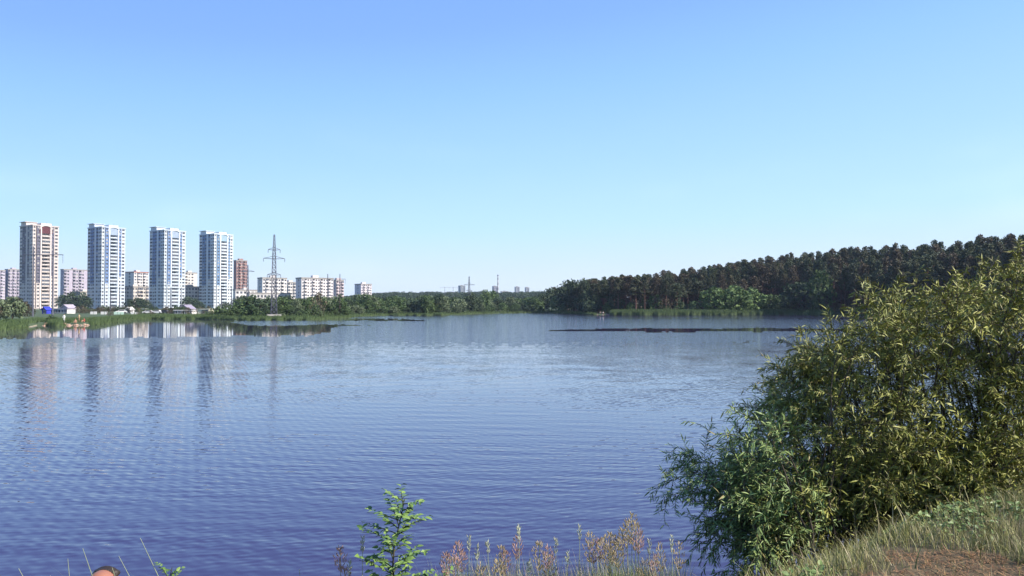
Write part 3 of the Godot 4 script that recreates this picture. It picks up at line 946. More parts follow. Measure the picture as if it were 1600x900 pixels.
func leafy_tree(h: float, w: float, c0: Color, c1: Color, density := 1.0, low := 0.1) -> Array:
	# returns [trunk mesh, crown mesh]
	var tr := MB.new()
	tr.col = Color(0.07, 0.055, 0.045)
	tr.path(PackedVector3Array([Vector3(0, -0.4, 0), Vector3(0.05, h * 0.25, 0.02), Vector3(-0.1, h * 0.55, 0.1), Vector3(0.0, h * 0.85, 0)]), PackedFloat32Array([h * 0.028, h * 0.02, h * 0.012, h * 0.004]), 7)
	var cr := MB.new()
	var k := int(15 * density)
	for i in k:
		var t := (i + 0.5) / k
		var y := lerpf(low + 0.12, 0.9, t) * h
		var ring := w * 0.5 * (0.35 + 0.65 * sin(PI * clampf(t * 0.85 + 0.12, 0, 1))) * 0.72
		var a := i * 2.4 + rng.randf_range(-0.5, 0.5)
		var c := Vector3(cos(a) * ring, y, sin(a) * ring) * Vector3(1, 1, 1)
		if i >= k - 2: c = Vector3(rng.randf_range(-0.1, 0.1) * w, h * rng.randf_range(0.82, 0.9), rng.randf_range(-0.1, 0.1) * w)
		tr.path(PackedVector3Array([Vector3(0, maxf(0.15, y / h - 0.22) * h, 0), c * Vector3(0.5, 1, 0.5) - Vector3(0, h * 0.06, 0), c]), PackedFloat32Array([h * 0.008, h * 0.005, h * 0.002]), 4, false)
		var rr := w * rng.randf_range(0.17, 0.27)
		clump(cr, c, Vector3(rr, rr * rng.randf_range(0.7, 0.95), rr), int(62 * density), w * 0.05, c0, c1)
	return [tr.mesh(M.bark), cr.mesh(M.crown)]
func pine_tree(h: float, w: float, tint := 0.0) -> Array:
	var tr := MB.new()
	var pts := PackedVector3Array(); var rad := PackedFloat32Array()
	var bx := rng.randf_range(-0.6, 0.6)
	for i in 7:
		var t := i / 6.0
		pts.append(Vector3(bx * sin(t * 2.5), t * h * 0.96 - 0.5 * (1 - t), bx * 0.5 * t * t))
		rad.append(lerpf(0.27, 0.05, t))
	tr.col = Color(0.2, 0.105, 0.085)
	tr.path(pts, rad, 7)
	var cr := MB.new()
	var c0 := Color(0.03, 0.048, 0.024).lerp(Color(0.06, 0.04, 0.028), tint); var c1 := Color(0.075, 0.10, 0.042).lerp(Color(0.12, 0.085, 0.05), tint)
	var n := 22
	for i in n:
		var t := float(i) / (n - 1)
		var y := lerpf(0.55, 0.95, t) * h
		var ring := w * 0.5 * lerpf(0.85, 0.12, t * t) * rng.randf_range(0.5, 1.0)
		var a := i * 2.4 + rng.randf_range(-0.6, 0.6)
		var c := Vector3(cos(a) * ring, y, sin(a) * ring)
		tr.path(PackedVector3Array([Vector3(0, y - h * 0.03, 0), c]), PackedFloat32Array([0.07, 0.03]), 4, false)
		var rr := w * rng.randf_range(0.15, 0.24)
		clump(cr, c, Vector3(rr, rr * 0.6, rr), 52, 0.33, c0, c1)
	for i in 6:   # dead lower branches
		var y := rng.randf_range(0.2, 0.5) * h
		var a := rng.randf() * TAU
		tr.path(PackedVector3Array([Vector3(0, y, 0), Vector3(cos(a) * w * 0.25, y + rng.randf_range(-0.2, 0.4), sin(a) * w * 0.25)]), PackedFloat32Array([0.05, 0.015]), 4, false)
	return [tr.mesh(M.bark), cr.mesh(M.crown)]
var tree_src := {}
func plant_tree(kind: String, called: String, label: String, category: String, group: String, at: Vector3, h: float, w: float):
	# kind picks one of several variants; every tree is its own object
	var k := rng.randi() % (tree_src[kind] as Array).size()
	var pair: Array = tree_src[kind][k]
	var t := thing(called, label, category, at, rng.randf() * TAU, group)
	t.scale = Vector3(w / pair[2].x, h / pair[2].y, w / pair[2].x)
	part("trunk", pair[0][0], t)
	part("crown", pair[0][1], t)
func variants(kind: String, n: int, h: float, w: float, c0: Color, c1: Color, density := 1.0, low := 0.1):
	var a := []
	for i in n:
		a.append([leafy_tree(h, w * rng.randf_range(0.85, 1.15), c0, c1, density, low), 0, Vector2(w, h)])
	tree_src[kind] = a
func pine_label(px: float, row: int) -> String:
	var where := "behind the open reeds" if px < 1060.0 else ("behind the round willows" if px < 1310.0 else "above the near willow thicket")
	return ("dark pine with bare reddish trunk at the wood's edge " if row < 2 else "dark pine crown inside the wood ") + where
func belt_label(kind: String, px: float) -> String:
	var look: String = {"green": "mid-green rounded tree", "dark": "dark green tree", "silver": "pale grey-green tree", "bush": "low bushy green tree", "bright": "bright green tree"}[kind]
	var where := "on the shore by the low end of the pine wood"
	if px < 440.0: where = "in the belt behind the tall lattice pylon"
	elif px < 500.0: where = "in the belt below the largest white block"
	elif px < 552.0: where = "in the belt by the portal pylon with tall posts"
	elif px < 640.0: where = "on the far shore below the lone white block"
	elif px < 715.0: where = "on the far shore below the far portal pylon"
	elif px < 795.0: where = "on the far shore below the banded chimney"
	return look + " " + where
func build_woods():
	variants("green", 4, 9, 8, Color(0.04, 0.08, 0.026), Color(0.11, 0.17, 0.055))
	variants("dark", 4, 10, 8, Color(0.024, 0.048, 0.026), Color(0.065, 0.10, 0.045))
	variants("silver", 3, 8, 8, Color(0.085, 0.12, 0.06), Color(0.17, 0.215, 0.12))
	variants("bush", 4, 3, 5, Color(0.03, 0.06, 0.018), Color(0.09, 0.14, 0.045), 0.7, 0.0)
	variants("brown", 3, 6, 6, Color(0.05, 0.045, 0.025), Color(0.12, 0.10, 0.06), 0.6, 0.05)
	variants("understory", 1, 8, 7, Color(0.05, 0.028, 0.03), Color(0.13, 0.075, 0.06), 0.8, 0.0)
	variants("bright", 3, 8, 8, Color(0.055, 0.105, 0.03), Color(0.14, 0.215, 0.06), 1.3, 0.0)
	variants("poplar", 2, 12, 3.2, Color(0.03, 0.065, 0.02), Color(0.08, 0.14, 0.04), 0.9, 0.0)
	var pines := []
	for i in 6: pines.append([pine_tree(20 * rng.randf_range(0.97, 1.03), rng.randf_range(5.4, 7.2), [0.0, 0.15, 0.5, 0.25, 0.8, 0.05][i]), 0, Vector2(6.0, 20)])
	tree_src["pine"] = pines
	# the pine wood: edge trees singly, those behind as one mass
	var spots := []
	for row in 14:
		var px := 905.0 - row * 3.0
		while px < 1720.0:
			var z := shore(px) + (13.0 + 14.0 * smoothstep(1050.0, 1080.0, px) * (1.0 - smoothstep(1290.0, 1340.0, px))) + row * 6.0 + rng.randf_range(-2.2, 2.2)
			if px > 960.0 or row > 0: spots.append([px, z, row])
			px += rng.randf_range(3.6, 5.6) / z * F
	var count := 0
	var mass := [[], [], [], [], [], []]
	for s in spots:
		var px: float = s[0]
		var h := lerp_table([[880, 14.0], [960, 15.5], [1050, 16.5], [1120, 18.0], [1200, 21.0], [1400, 21.0], [1700, 20.5]], px) * rng.randf_range(0.8, 1.14)
		if s[2] < 5 and count < 290:
			count += 1
			plant_tree("pine", "pine_tree", pine_label(px, s[2]), "tree", "pines of the wood beyond the lake", far_at(px, s[1], -0.2), h, rng.randf_range(4.6, 7.6))
		else:
			var tf := Transform3D(Basis(Vector3.UP, rng.randf() * TAU).scaled(Vector3(1, h / 20.0, 1)), far_at(px, s[1], -0.2))
			mass[rng.randi() % 6].append(tf)
	plant_tree("pine", "pine_tree", "tallest pine, its round crown standing above the wood's outline", "tree", "", far_at(1543, 282, -0.2), 25.5, 8.5)
	plant_tree("pine", "pine_tree", "second tallest pine, just beside the one with the highest crown", "tree", "", far_at(1510, 284, -0.2), 23.5, 7.5)
	var under := []
	for i in 900:   # brownish undergrowth inside the wood
		var px := rng.randf_range(925.0, 1720.0)
		var z := shore(px) + rng.randf_range(34.0, 110.0)
		under.append(Transform3D(Basis(Vector3.UP, rng.randf() * TAU).scaled(Vector3(0.9, 0.75, 0.9) * rng.randf_range(0.6, 1.3)), far_at(px, z, -0.3)))
	var wood := Node3D.new()
	wood.name = numbered("pine_wood"); add_child(wood)
	wood.set_meta("kind", "stuff"); wood.set_meta("label", "inner mass of the dark pine wood behind its edge trees"); wood.set_meta("category", "wood")
	scatter("undergrowth", tree_src["understory"][0][0][1], under, [], wood)
	for k in 6:
		scatter("crown_mass", pines[k][0][1], mass[k], [], wood)
		scatter("trunk_mass", pines[k][0][0], mass[k], [], wood)
	# broadleaf trees along the pine wood's shore
	for s in [[1116, 12, 12, 14, "bright"], [1146, 11, 12.5, 15, "bright"], [1178, 12, 12, 13, "bright"], [1204, 11, 9, 10, "green"], [1084, 14, 6, 7, "green"], [1062, 13, 4.5, 6, "bush"], [1225, 10, 9, 9, "green"]]:
		plant_tree(s[4], "willow_tree", "bright green rounded willow in the row on the pine wood's shore", "tree", "bright willows before the pine wood", far_at(s[0], shore(s[0]) + s[1], -0.4), s[2], s[3])
	plant_tree("dark", "willow_tree", "large dark willow leaning over the water before the pine wood", "tree", "", far_at(1255, shore(1255) + 7, -0.6), 14.5, 17)
	plant_tree("green", "willow_tree", "taller dark willow with a sunlit top at the water before the pine wood", "tree", "", far_at(1283, shore(1283) + 9, -0.6), 18.5, 12)
	for s in [[838, 30, 9, 9], [850, 22, 11, 9], [862, 40, 14, 9], [884, 24, 17, 10], [897, 20, 17, 9], [908, 30, 16.5, 9], [918, 12, 11, 7], [930, 16, 9, 6], [893, 10, 12, 8], [905, 8, 9, 6], [921, 5, 6.5, 6]]:
		plant_tree("dark", "broadleaf_tree", "dark broadleaf tree at the low end of the pine wood", "tree", "dark trees at the low end of the pine wood", far_at(s[0], shore(s[0]) + s[1], -0.3), s[2], s[3])
	for s in [[872, 9, 9, 8], [880, 7, 5, 5], [948, 14, 5, 4], [1040, 12, 4, 4.5]]:
		plant_tree("green", "broadleaf_tree", "bright green rounded tree by the water at the pine wood's low end", "tree", "bright trees at the pine wood's low end", far_at(s[0], shore(s[0]) + s[1], -0.3), s[2], s[3])
	for i in 34:
		var px := rng.randf_range(955.0, 1065.0) if i < 12 else rng.randf_range(1290.0, 1650.0)
		var k: String = ["dark", "green", "brown", "dark"][rng.randi() % 4]
		var hh := rng.randf_range(3.0, 9.0)
		plant_tree(k, "young_tree", "young broadleaf tree under the pines " + ("behind the open reeds" if i < 12 else "above the near willow thicket"), "tree", "young trees under the pines", far_at(px, shore(px) + rng.randf_range(12.0, 20.0), -0.3), hh, hh * rng.randf_range(0.7, 1.0))
	# middle shore: loose belt of trees
	var kinds := ["green", "dark", "green", "silver", "bush"]
	for i in 120:
		var px := lerpf(553.0, 850.0, (i + rng.randf()) / 120.0)
		var k: String = kinds[rng.randi() % 5]
		var z := shore(px) + rng.randf_range(14.0, 130.0)
		var hh := rng.randf_range(5.0, 9.0) * (0.6 if k == "bush" else 1.0)
		plant_tree(k, "shore_tree", belt_label(k, px), "tree", "trees along the middle of the far shore", far_at(px, z, -0.3), hh, hh * rng.randf_range(0.85, 1.2))
	for s in [[734, 10, 10, 7.5, "dark"], [746, 20, 9, 7, "dark"], [757, 40, 12.5, 7, "green"], [770, 60, 12.5, 8, "green"], [668, 4, 8, 6, "green"], [661, 6, 8, 7, "dark"], [718, 10, 7, 7, "silver"], [622, 9, 6, 7, "green"], [640, 12, 6.5, 8, "dark"]]:
		plant_tree(s[4], "shore_tree", "taller tree near the water in the middle of the far shore", "tree", "taller trees in the middle of the far shore", far_at(s[0], shore(s[0]) + s[1], -0.3), s[2], s[3])
	# trees below the white blocks
	for i in 62:
		var px := lerpf(372.0, 552.0, (i + rng.randf()) / 62.0)
		var z := shore(px) + rng.randf_range(45.0, 150.0)
		var k: String = ["green", "dark", "dark", "silver", "green"][rng.randi() % 5]
		var hh := rng.randf_range(4.6, 7.6)
		plant_tree(k, "park_tree", belt_label(k, px), "tree", "trees below the white blocks", far_at(px, z, -0.3), hh, hh * rng.randf_range(0.8, 1.1))
	for s in [[497, 12, 8.0, 5, "brown"], [505, 14, 6.0, 6, "bush"], [515, 8, 4.2, 6, "bush"], [484, 10, 4.0, 3, "brown"], [531, 6, 8.5, 3.6, "poplar"], [535, 8, 6.5, 4, "green"], [522, 10, 3, 4, "brown"]]:
		plant_tree(s[4], "shore_tree", "bush or small tree on the spit in front of the largest white block", "tree", "growth on the spit before the largest white block", far_at(s[0], shore(s[0]) + s[1], -0.3), s[2], s[3])
	for s in [[333, 14, 2.6, 5], [343, 12, 3.4, 5], [352, 12, 3.6, 6], [362, 10, 3.2, 5], [371, 10, 3.0, 5], [380, 14, 2.4, 4]]:
		plant_tree("bush", "shore_bush", "low green bush at the water below the fourth tower", "bush", "bushes below the fourth tower", far_at(s[0], shore(s[0]) + s[1], -0.3), s[2], s[3])
	for i in 54:
		var px := lerpf(385.0, 860.0, (i + rng.randf()) / 54.0)
		var k: String = ["bush", "green", "dark", "bush", "silver"][rng.randi() % 5]
		var hh := rng.randf_range(1.6, 4.2)
		plant_tree(k, "waterside_bush", belt_label(k, px).replace("tree", "bush").replace("in the belt", "at the waterline").replace("on the far shore", "at the waterline"), "bush", "bushes along the far waterline", far_at(px, shore(px) + rng.randf_range(3.0, 12.0), -0.3), hh, hh * rng.randf_range(1.1, 1.7))
	# dark trees between the towers
	for s in [[100, 640, 12, 12], [109, 600, 14, 12], [117, 620, 10, 10], [126, 600, 13, 12], [133, 560, 10, 10], [205, 600, 8, 10], [213, 560, 9, 10], [222, 590, 8, 10], [228, 520, 7, 8], [295, 600, 10, 12], [303, 620, 9, 11], [312, 560, 6, 8], [352, 640, 6, 9], [371, 600, 10, 9], [381, 580, 11, 8], [390, 570, 9, 9]]:
		plant_tree("dark", "city_tree", "dark tree growing between the residential towers", "tree", "dark trees between the towers", far_at(s[0], s[1], -0.4), s[2], s[3])
	# scrub in front of the towers
	for i in 80:
		var px := lerpf(128.0, 330.0, (i + rng.randf()) / 80.0)
		var k: String = ["brown", "brown", "bush", "dark"][rng.randi() % 4]
		var hh := rng.randf_range(1.4, 3.2)
		plant_tree(k, "shore_bush", "low brownish bush in the scrub at the towers' feet", "bush", "scrub at the towers' feet", far_at(px, rng.randf_range(300.0, 430.0), -0.3), hh, hh * 1.5)
	for s in [[217, 262, 3.2, 1.6], [236, 262, 2.4, 1.8], [172, 262, 2.2, 2.4], [128, 330, 3.6, 4.5], [120, 326, 3.0, 4], [133, 310, 2.4, 3]]:
		plant_tree("brown", "shore_bush", "thin brownish bush beside the huts at the second tower's foot", "bush", "thin bushes beside the huts", far_at(s[0], s[1], -0.3), s[2], s[3])
	# near end of the far shore, below the photo's edge tower
	plant_tree("silver", "willow_tree", "drooping yellow-green willow at the photo's edge beside the cream tower", "tree", "", far_at(20, 200, -0.5), 6.2, 6.2)
	plant_tree("silver", "willow_tree", "paler willow cut by the photo's edge", "tree", "", far_at(0, 196, -0.5), 5.6, 5.0)
	for s in [[-20, 190, 6, 6], [36, 236, 5, 5], [43, 240, 4, 5], [48, 246, 3.4, 4], [30, 240, 6, 5]]:
		plant_tree("brown", "shore_bush", "brownish thicket between the drooping willow and the cream tower", "bush", "brownish thicket by the cream tower", far_at(s[0], s[1], -0.3), s[2], s[3])
	for s in [[80, 172, 1.6, 2.2], [86, 170, 1.3, 2.4], [74, 172, 1.0, 1.6], [108, 170, 0.8, 1.5], [148, 178, 1.0, 2.0], [8, 150, 1.2, 3], [18, 152, 1.0, 3], [28, 150, 0.9, 2.5]]:
		plant_tree("bush", "shore_bush", "small green bush at the water's edge by the sandy strip", "bush", "small bushes by the sandy strip", far_at(s[0], s[1], -0.15), s[2], s[3])
	# far wooded ridge
	var ridge := [[], []]
	for i in 1500:
		var px := rng.randf_range(470.0, 960.0)
		var z := rng.randf_range(900.0, 1900.0)
		ridge[i % 2].append(Transform3D(Basis(Vector3.UP, rng.randf() * TAU).scaled(Vector3(1.7, 1.25, 1.7) * rng.randf_range(0.8, 1.15)), far_at(px, z, -1.0)))
	var rd := Node3D.new()
	rd.name = numbered("distant_wood"); add_child(rd)
	rd.set_meta("kind", "stuff"); rd.set_meta("label", "blue-green distant wood along the skyline"); rd.set_meta("category", "wood")
	for k in 2: scatter("crown_mass", tree_src["dark"][k][0][1], ridge[k], [], rd)
	# reeds and rough grass along the far waterline
	var tuft := MB.new()
	for i in 26:
		var a := rng.randf() * TAU
		var d := Vector3(cos(a), 0, sin(a))
		var p := d * rng.randf() * 0.9
		tuft.col = Color(0.035, 0.07, 0.02).lerp(Color(0.085, 0.125, 0.042), rng.randf())
		var side := Vector3(-d.z, 0, d.x) * 0.06
		var tip := p + d * rng.randf_range(0.0, 0.35) + Vector3(0, rng.randf_range(0.6, 1.1), 0)
		tuft.tri(p - side, p + side, tip, d)
	var tm := tuft.mesh(M.crown)
	var reeds := []
	var rough := []
	for i in 9000:
		var px := rng.randf_range(955.0, 1300.0)
		reeds.append(Transform3D(Basis(Vector3.UP, rng.randf() * TAU).scaled(Vector3(1.2, rng.randf_range(1.4, 2.3), 1.2)), far_at(px, shore(px) + rng.randf_range(-2.5, 11.0), -0.1)))
	for i in 14000:
		var px := rng.randf_range(-60.0, 930.0)
		var ss := rng.randf_range(-0.6, 1.0)
		ss = ss * ss * 30.0 * signf(ss)
		if (px > 36.0 and px < 78.0 or px > 96.0 and px < 144.0) and ss < 10.0: continue
		rough.append(Transform3D(Basis(Vector3.UP, rng.randf() * TAU).scaled(Vector3(1.2, rng.randf_range(0.5, 1.2), 1.2)), far_at(px, shore(px) + maxf(ss, -1.0), -0.1)))
	var re := scatter("reeds", tm, reeds, [], self)
	re.set_meta("label", "bright green belt of reeds at the pine wood's shore"); re.set_meta("category", "reeds")
	var ro := scatter("rough_grass", tm, rough, [], self)
	ro.set_meta("label", "rough green grass along the far waterline"); ro.set_meta("category", "grass")

# ---------------------------------------------------------------- willow thicket
func leaf_mesh(l: float, w: float, col: Color, droop := 0.18) -> ArrayMesh:
	# a lanceolate leaf along +y, folded on its midrib, its tip bending to -z
	var mb := MB.new()
	mb.col = col
	var ps := [0.0, 0.3, 0.65, 1.0]
	var ws := [0.12, 1.0, 0.75, 0.0]
	for i in 3:
		var a := Vector3(0, ps[i] * l, -droop * l * ps[i] * ps[i])
		var b := Vector3(0, ps[i + 1] * l, -droop * l * ps[i + 1] * ps[i + 1])
		for s in [-1.0, 1.0]:
			var a2 := a + Vector3(s * w * 0.5 * ws[i], 0, w * 0.15 * ws[i])
			var b2 := b + Vector3(s * w * 0.5 * ws[i + 1], 0, w * 0.15 * ws[i + 1])
			var nn := (b - a).cross(a2 - a).normalized()
			if nn.z < 0.0: nn = -nn
			if i < 2: mb.quad(a, a2, b2, b, nn)
			else: mb.tri(a, a2, b, nn)
	return mb.mesh(M.leaf)
func at_px(px: float, py: float, z: float) -> Vector3:
	return Vector3(uu(px) * z, EYE + (477.0 - py) / F * z, -z)
func leaf_frame(dir: Vector3, face: Vector3, s: float, p: Vector3) -> Transform3D:
	var y := dir.normalized()
	var z := (face - y * face.dot(y)).normalized()
	return Transform3D(Basis(y.cross(z) * s, y * s, z * s), p)
var top_table := [[1060, 745], [1085, 705], [1130, 680], [1165, 640], [1190, 610], [1215, 565], [1250, 520], [1290, 482], [1330, 486], [1355, 452], [1385, 436], [1412, 470], [1445, 445], [1470, 438], [1500, 432], [1530, 424], [1550, 406], [1590, 398], [1650, 392], [1800, 400]]
var bottom_table := [[1060, 765], [1110, 850], [1150, 800], [1190, 850], [1260, 835], [1350, 800], [1600, 775], [1800, 765]]
func willow(called: String, label: String, roots: Array, px0: float, px1: float, n: int, cols: Array, extra: Array):
	var t := thing(called, label, "shrub", roots[0])
	var org: Vector3 = roots[0]
	var leaves := []
	var lcols := []
	var goals := []
	for e in extra: goals.append(e)
	for i in n:
		var px := lerpf(px0, px1, (i + rng.randf()) / n)
		var tp := lerp_table(top_table, px) + 66.0 - 18.0 * smoothstep(1300.0, 1400.0, px)
		var bt := lerp_table(bottom_table, px) - 8.0
		var q := rng.randf()
		var py := lerpf(tp, bt, q)
		if i % 3 == 0: py = tp + rng.randf() * 14.0
		elif i % 3 == 1: py = bt - rng.randf() * 80.0
		goals.append(at_px(px, py, rng.randf_range(6.9, 9.0)))
	for g in goals:
		var goal: Vector3 = g
		var root: Vector3 = roots[0]
		for r in roots:
			if (r as Vector3).distance_squared_to(goal) < root.distance_squared_to(goal): root = r
		root += Vector3(rng.randf_range(-0.3, 0.3), 0, rng.randf_range(-0.3, 0.3))
		root.y = bank_h(root.x, root.z) - 0.05
		var ctrl := root.lerp(goal, 0.45) + Vector3(0, root.distance_to(goal) * 0.28, 0)
		var pts := PackedVector3Array(); var rad := PackedFloat32Array()
		for i in 9:
			var a := i / 8.0
			pts.append(root.lerp(ctrl, a).lerp(ctrl.lerp(goal, a), a) + rand_dir() * 0.03 - org)
			rad.append(lerpf(0.017, 0.003, pow(a, 0.7)))
		var br := MB.new()
		br.col = Color(0.075, 0.06, 0.045)
		br.path(pts, rad, 5)
		for b in 11:
			var a := 1.0 - pow(rng.randf(), 1.2) * 0.85 if b > 0 else 1.0
			var k := mini(int(a * 8.0), 7)
			var st := pts[k].lerp(pts[k + 1], a * 8.0 - k)
			var tan := (pts[k + 1] - pts[k]).normalized()
			var d := (tan * 0.9 + rand_dir() * 0.9 + Vector3(0, 0.25, 0)).normalized()
			if b == 0: d = (tan + Vector3(0, 0.5, 0)).normalized()
			twig(br, st, d, rng.randf_range(0.26, 0.46), leaves, lcols, cols, 2)
		part("branch", br.mesh(M.bark), t)
	# the leaves nearest the viewer are pieces of their own, the others one mass
	var order := range(leaves.size())
	var key := func(i: int) -> float: return (leaves[i].origin + org).z + (leaves[i].origin + org).y * 0.15
	var scored := []
	for i in leaves.size(): scored.append([-key.call(i), i])
	scored.sort()
	var own := {}
	var meshes := []
	for c in 4: meshes.append(leaf_mesh(0.074, 0.012, cols[0].lerp(cols[1], c / 3.0)))
	for j in range(0, mini(280, scored.size())):
		var i: int = scored[j][1]
		own[i] = true
		var o := part("leaf", meshes[j % 4], t)
		o.transform = leaves[i]
	var rest := []; var rc := []
	for i in order:
		if own.has(i): continue
		rest.append(leaves[i]); rc.append(lcols[i])
	scatter("foliage", leaf_mesh(0.074, 0.012, Color(1, 1, 1)), rest, rc, t)
	return leaves.size()
func twig(br: MB, st: Vector3, d: Vector3, l: float, leaves: Array, lcols: Array, cols: Array, depth: int):
	var pts := PackedVector3Array([st]); var rad := PackedFloat32Array([0.0035])
	var p := st
	var dd := d
	for i in 4:
		dd = (dd + Vector3(0, -0.16, 0) + rand_dir() * 0.12).normalized()
		p += dd * l * 0.25
		pts.append(p); rad.append(lerpf(0.003, 0.001, i / 3.0))
	br.path(pts, rad, 3, false)
	var tone := rng.randf()
	var n := int(l / 0.0145)
	for i in n:
		var a := (i + rng.randf()) / n * 4.0
		var k := mini(int(a), 3)
		var q := pts[k].lerp(pts[k + 1], a - k)
		var tan := (pts[k + 1] - pts[k]).normalized()
		var side := tan.cross(rand_dir()).normalized()
		var ld := (tan * 0.75 + side * 0.8 + Vector3(0, -0.12, 0)).normalized()
		var face := (Vector3(0.35, 1.0, 0.1) + rand_dir() * 0.9).normalized()
		leaves.append(leaf_frame(ld, face, rng.randf_range(0.45, 1.25), q))
		var c: Color = (cols[0] as Color).lerp(cols[1], clampf(tone * 0.55 + rng.randf() * 0.45, 0, 1))
		if rng.randf() < 0.05: c = Color(0.2, 0.17, 0.06)
		lcols.append(c)
	if depth > 1:
		for j in 3:
			var k := 1 + rng.randi() % 3
			var tan := (pts[k] - pts[k - 1]).normalized()
			twig(br, pts[k], (tan + rand_dir() * 0.9).normalized(), l * rng.randf_range(0.45, 0.7), leaves, lcols, cols, depth - 1)
func bank_pt(px: float, z: float) -> Vector3:
	var x := uu(px) * z
	return Vector3(x, bank_h(x, -z), -z)
func build_willows():
	var yel := [Color(0.12, 0.135, 0.018), Color(0.31, 0.31, 0.055)]
	var mid := [Color(0.10, 0.12, 0.02), Color(0.27, 0.275, 0.055)]
	var grn := [Color(0.075, 0.14, 0.04), Color(0.23, 0.30, 0.09)]
	var low := []
	for q in [[1078, 735, 7.6], [1085, 765, 7.5], [1100, 715, 7.7], [1125, 835, 7.3], [1135, 815, 7.3], [1150, 770, 7.2], [1160, 740, 7.1], [1170, 700, 7.4], [1190, 800, 7.0], [1200, 835, 6.9]]:
		low.append(at_px(q[0], q[1], q[2]))
	willow("willow_shrub", "bluish-green willow shrub hanging low over the water", [bank_pt(1215, 7.0), bank_pt(1245, 7.3)], 1120, 1240, 25, grn, low)
	willow("willow_shrub", "olive-green willow shrub in the middle of the thicket on the bank", [bank_pt(1290, 7.2), bank_pt(1350, 7.5), bank_pt(1410, 7.7)], 1215, 1430, 88, mid, [at_px(1235, 620, 7.8), at_px(1262, 585, 7.9)])
	willow("willow_shrub", "tallest yellow-green willow shrub at the end of the thicket", [bank_pt(1480, 7.8), bank_pt(1560, 7.9), bank_pt(1650, 8.2), bank_pt(1720, 8.4)], 1415, 1760, 118, yel, [])

# ---------------------------------------------------------------- bank plants
func blade_mesh(col: Color, w: float, bend: float) -> ArrayMesh:
	var mb := MB.new()
	mb.col = col
	var prev := Vector3.ZERO
	for i in 4:
		var t := (i + 1) / 4.0
		var p := Vector3(0, t * (1.0 - 0.25 * bend * t), -bend * t * t)
		var w0 := w * (1.0 - i / 4.0); var w1 := w * (1.0 - t)
		var nn := Vector3(0, p.z - prev.z, p.y - prev.y).normalized()
		nn = Vector3(0, -(p.z - prev.z), (p.y - prev.y)).normalized()
		if i < 3: mb.quad(prev + Vector3(-w0, 0, 0), prev + Vector3(w0, 0, 0), p + Vector3(w1, 0, 0), p + Vector3(-w1, 0, 0), nn)
		else: mb.tri(prev + Vector3(-w0, 0, 0), prev + Vector3(w0, 0, 0), p, nn)
		prev = p
	return mb.mesh(M.leaf)
func litter_at(x: float, z: float) -> bool:
	# bare patch of dry litter on the bank
	var p := Vector2((x - 2.6) / 0.62, (-z - 4.45) / 0.72)
	return p.length() < 1.0 + fn.get_noise_2d(x * 80.0, z * 80.0) * 0.5
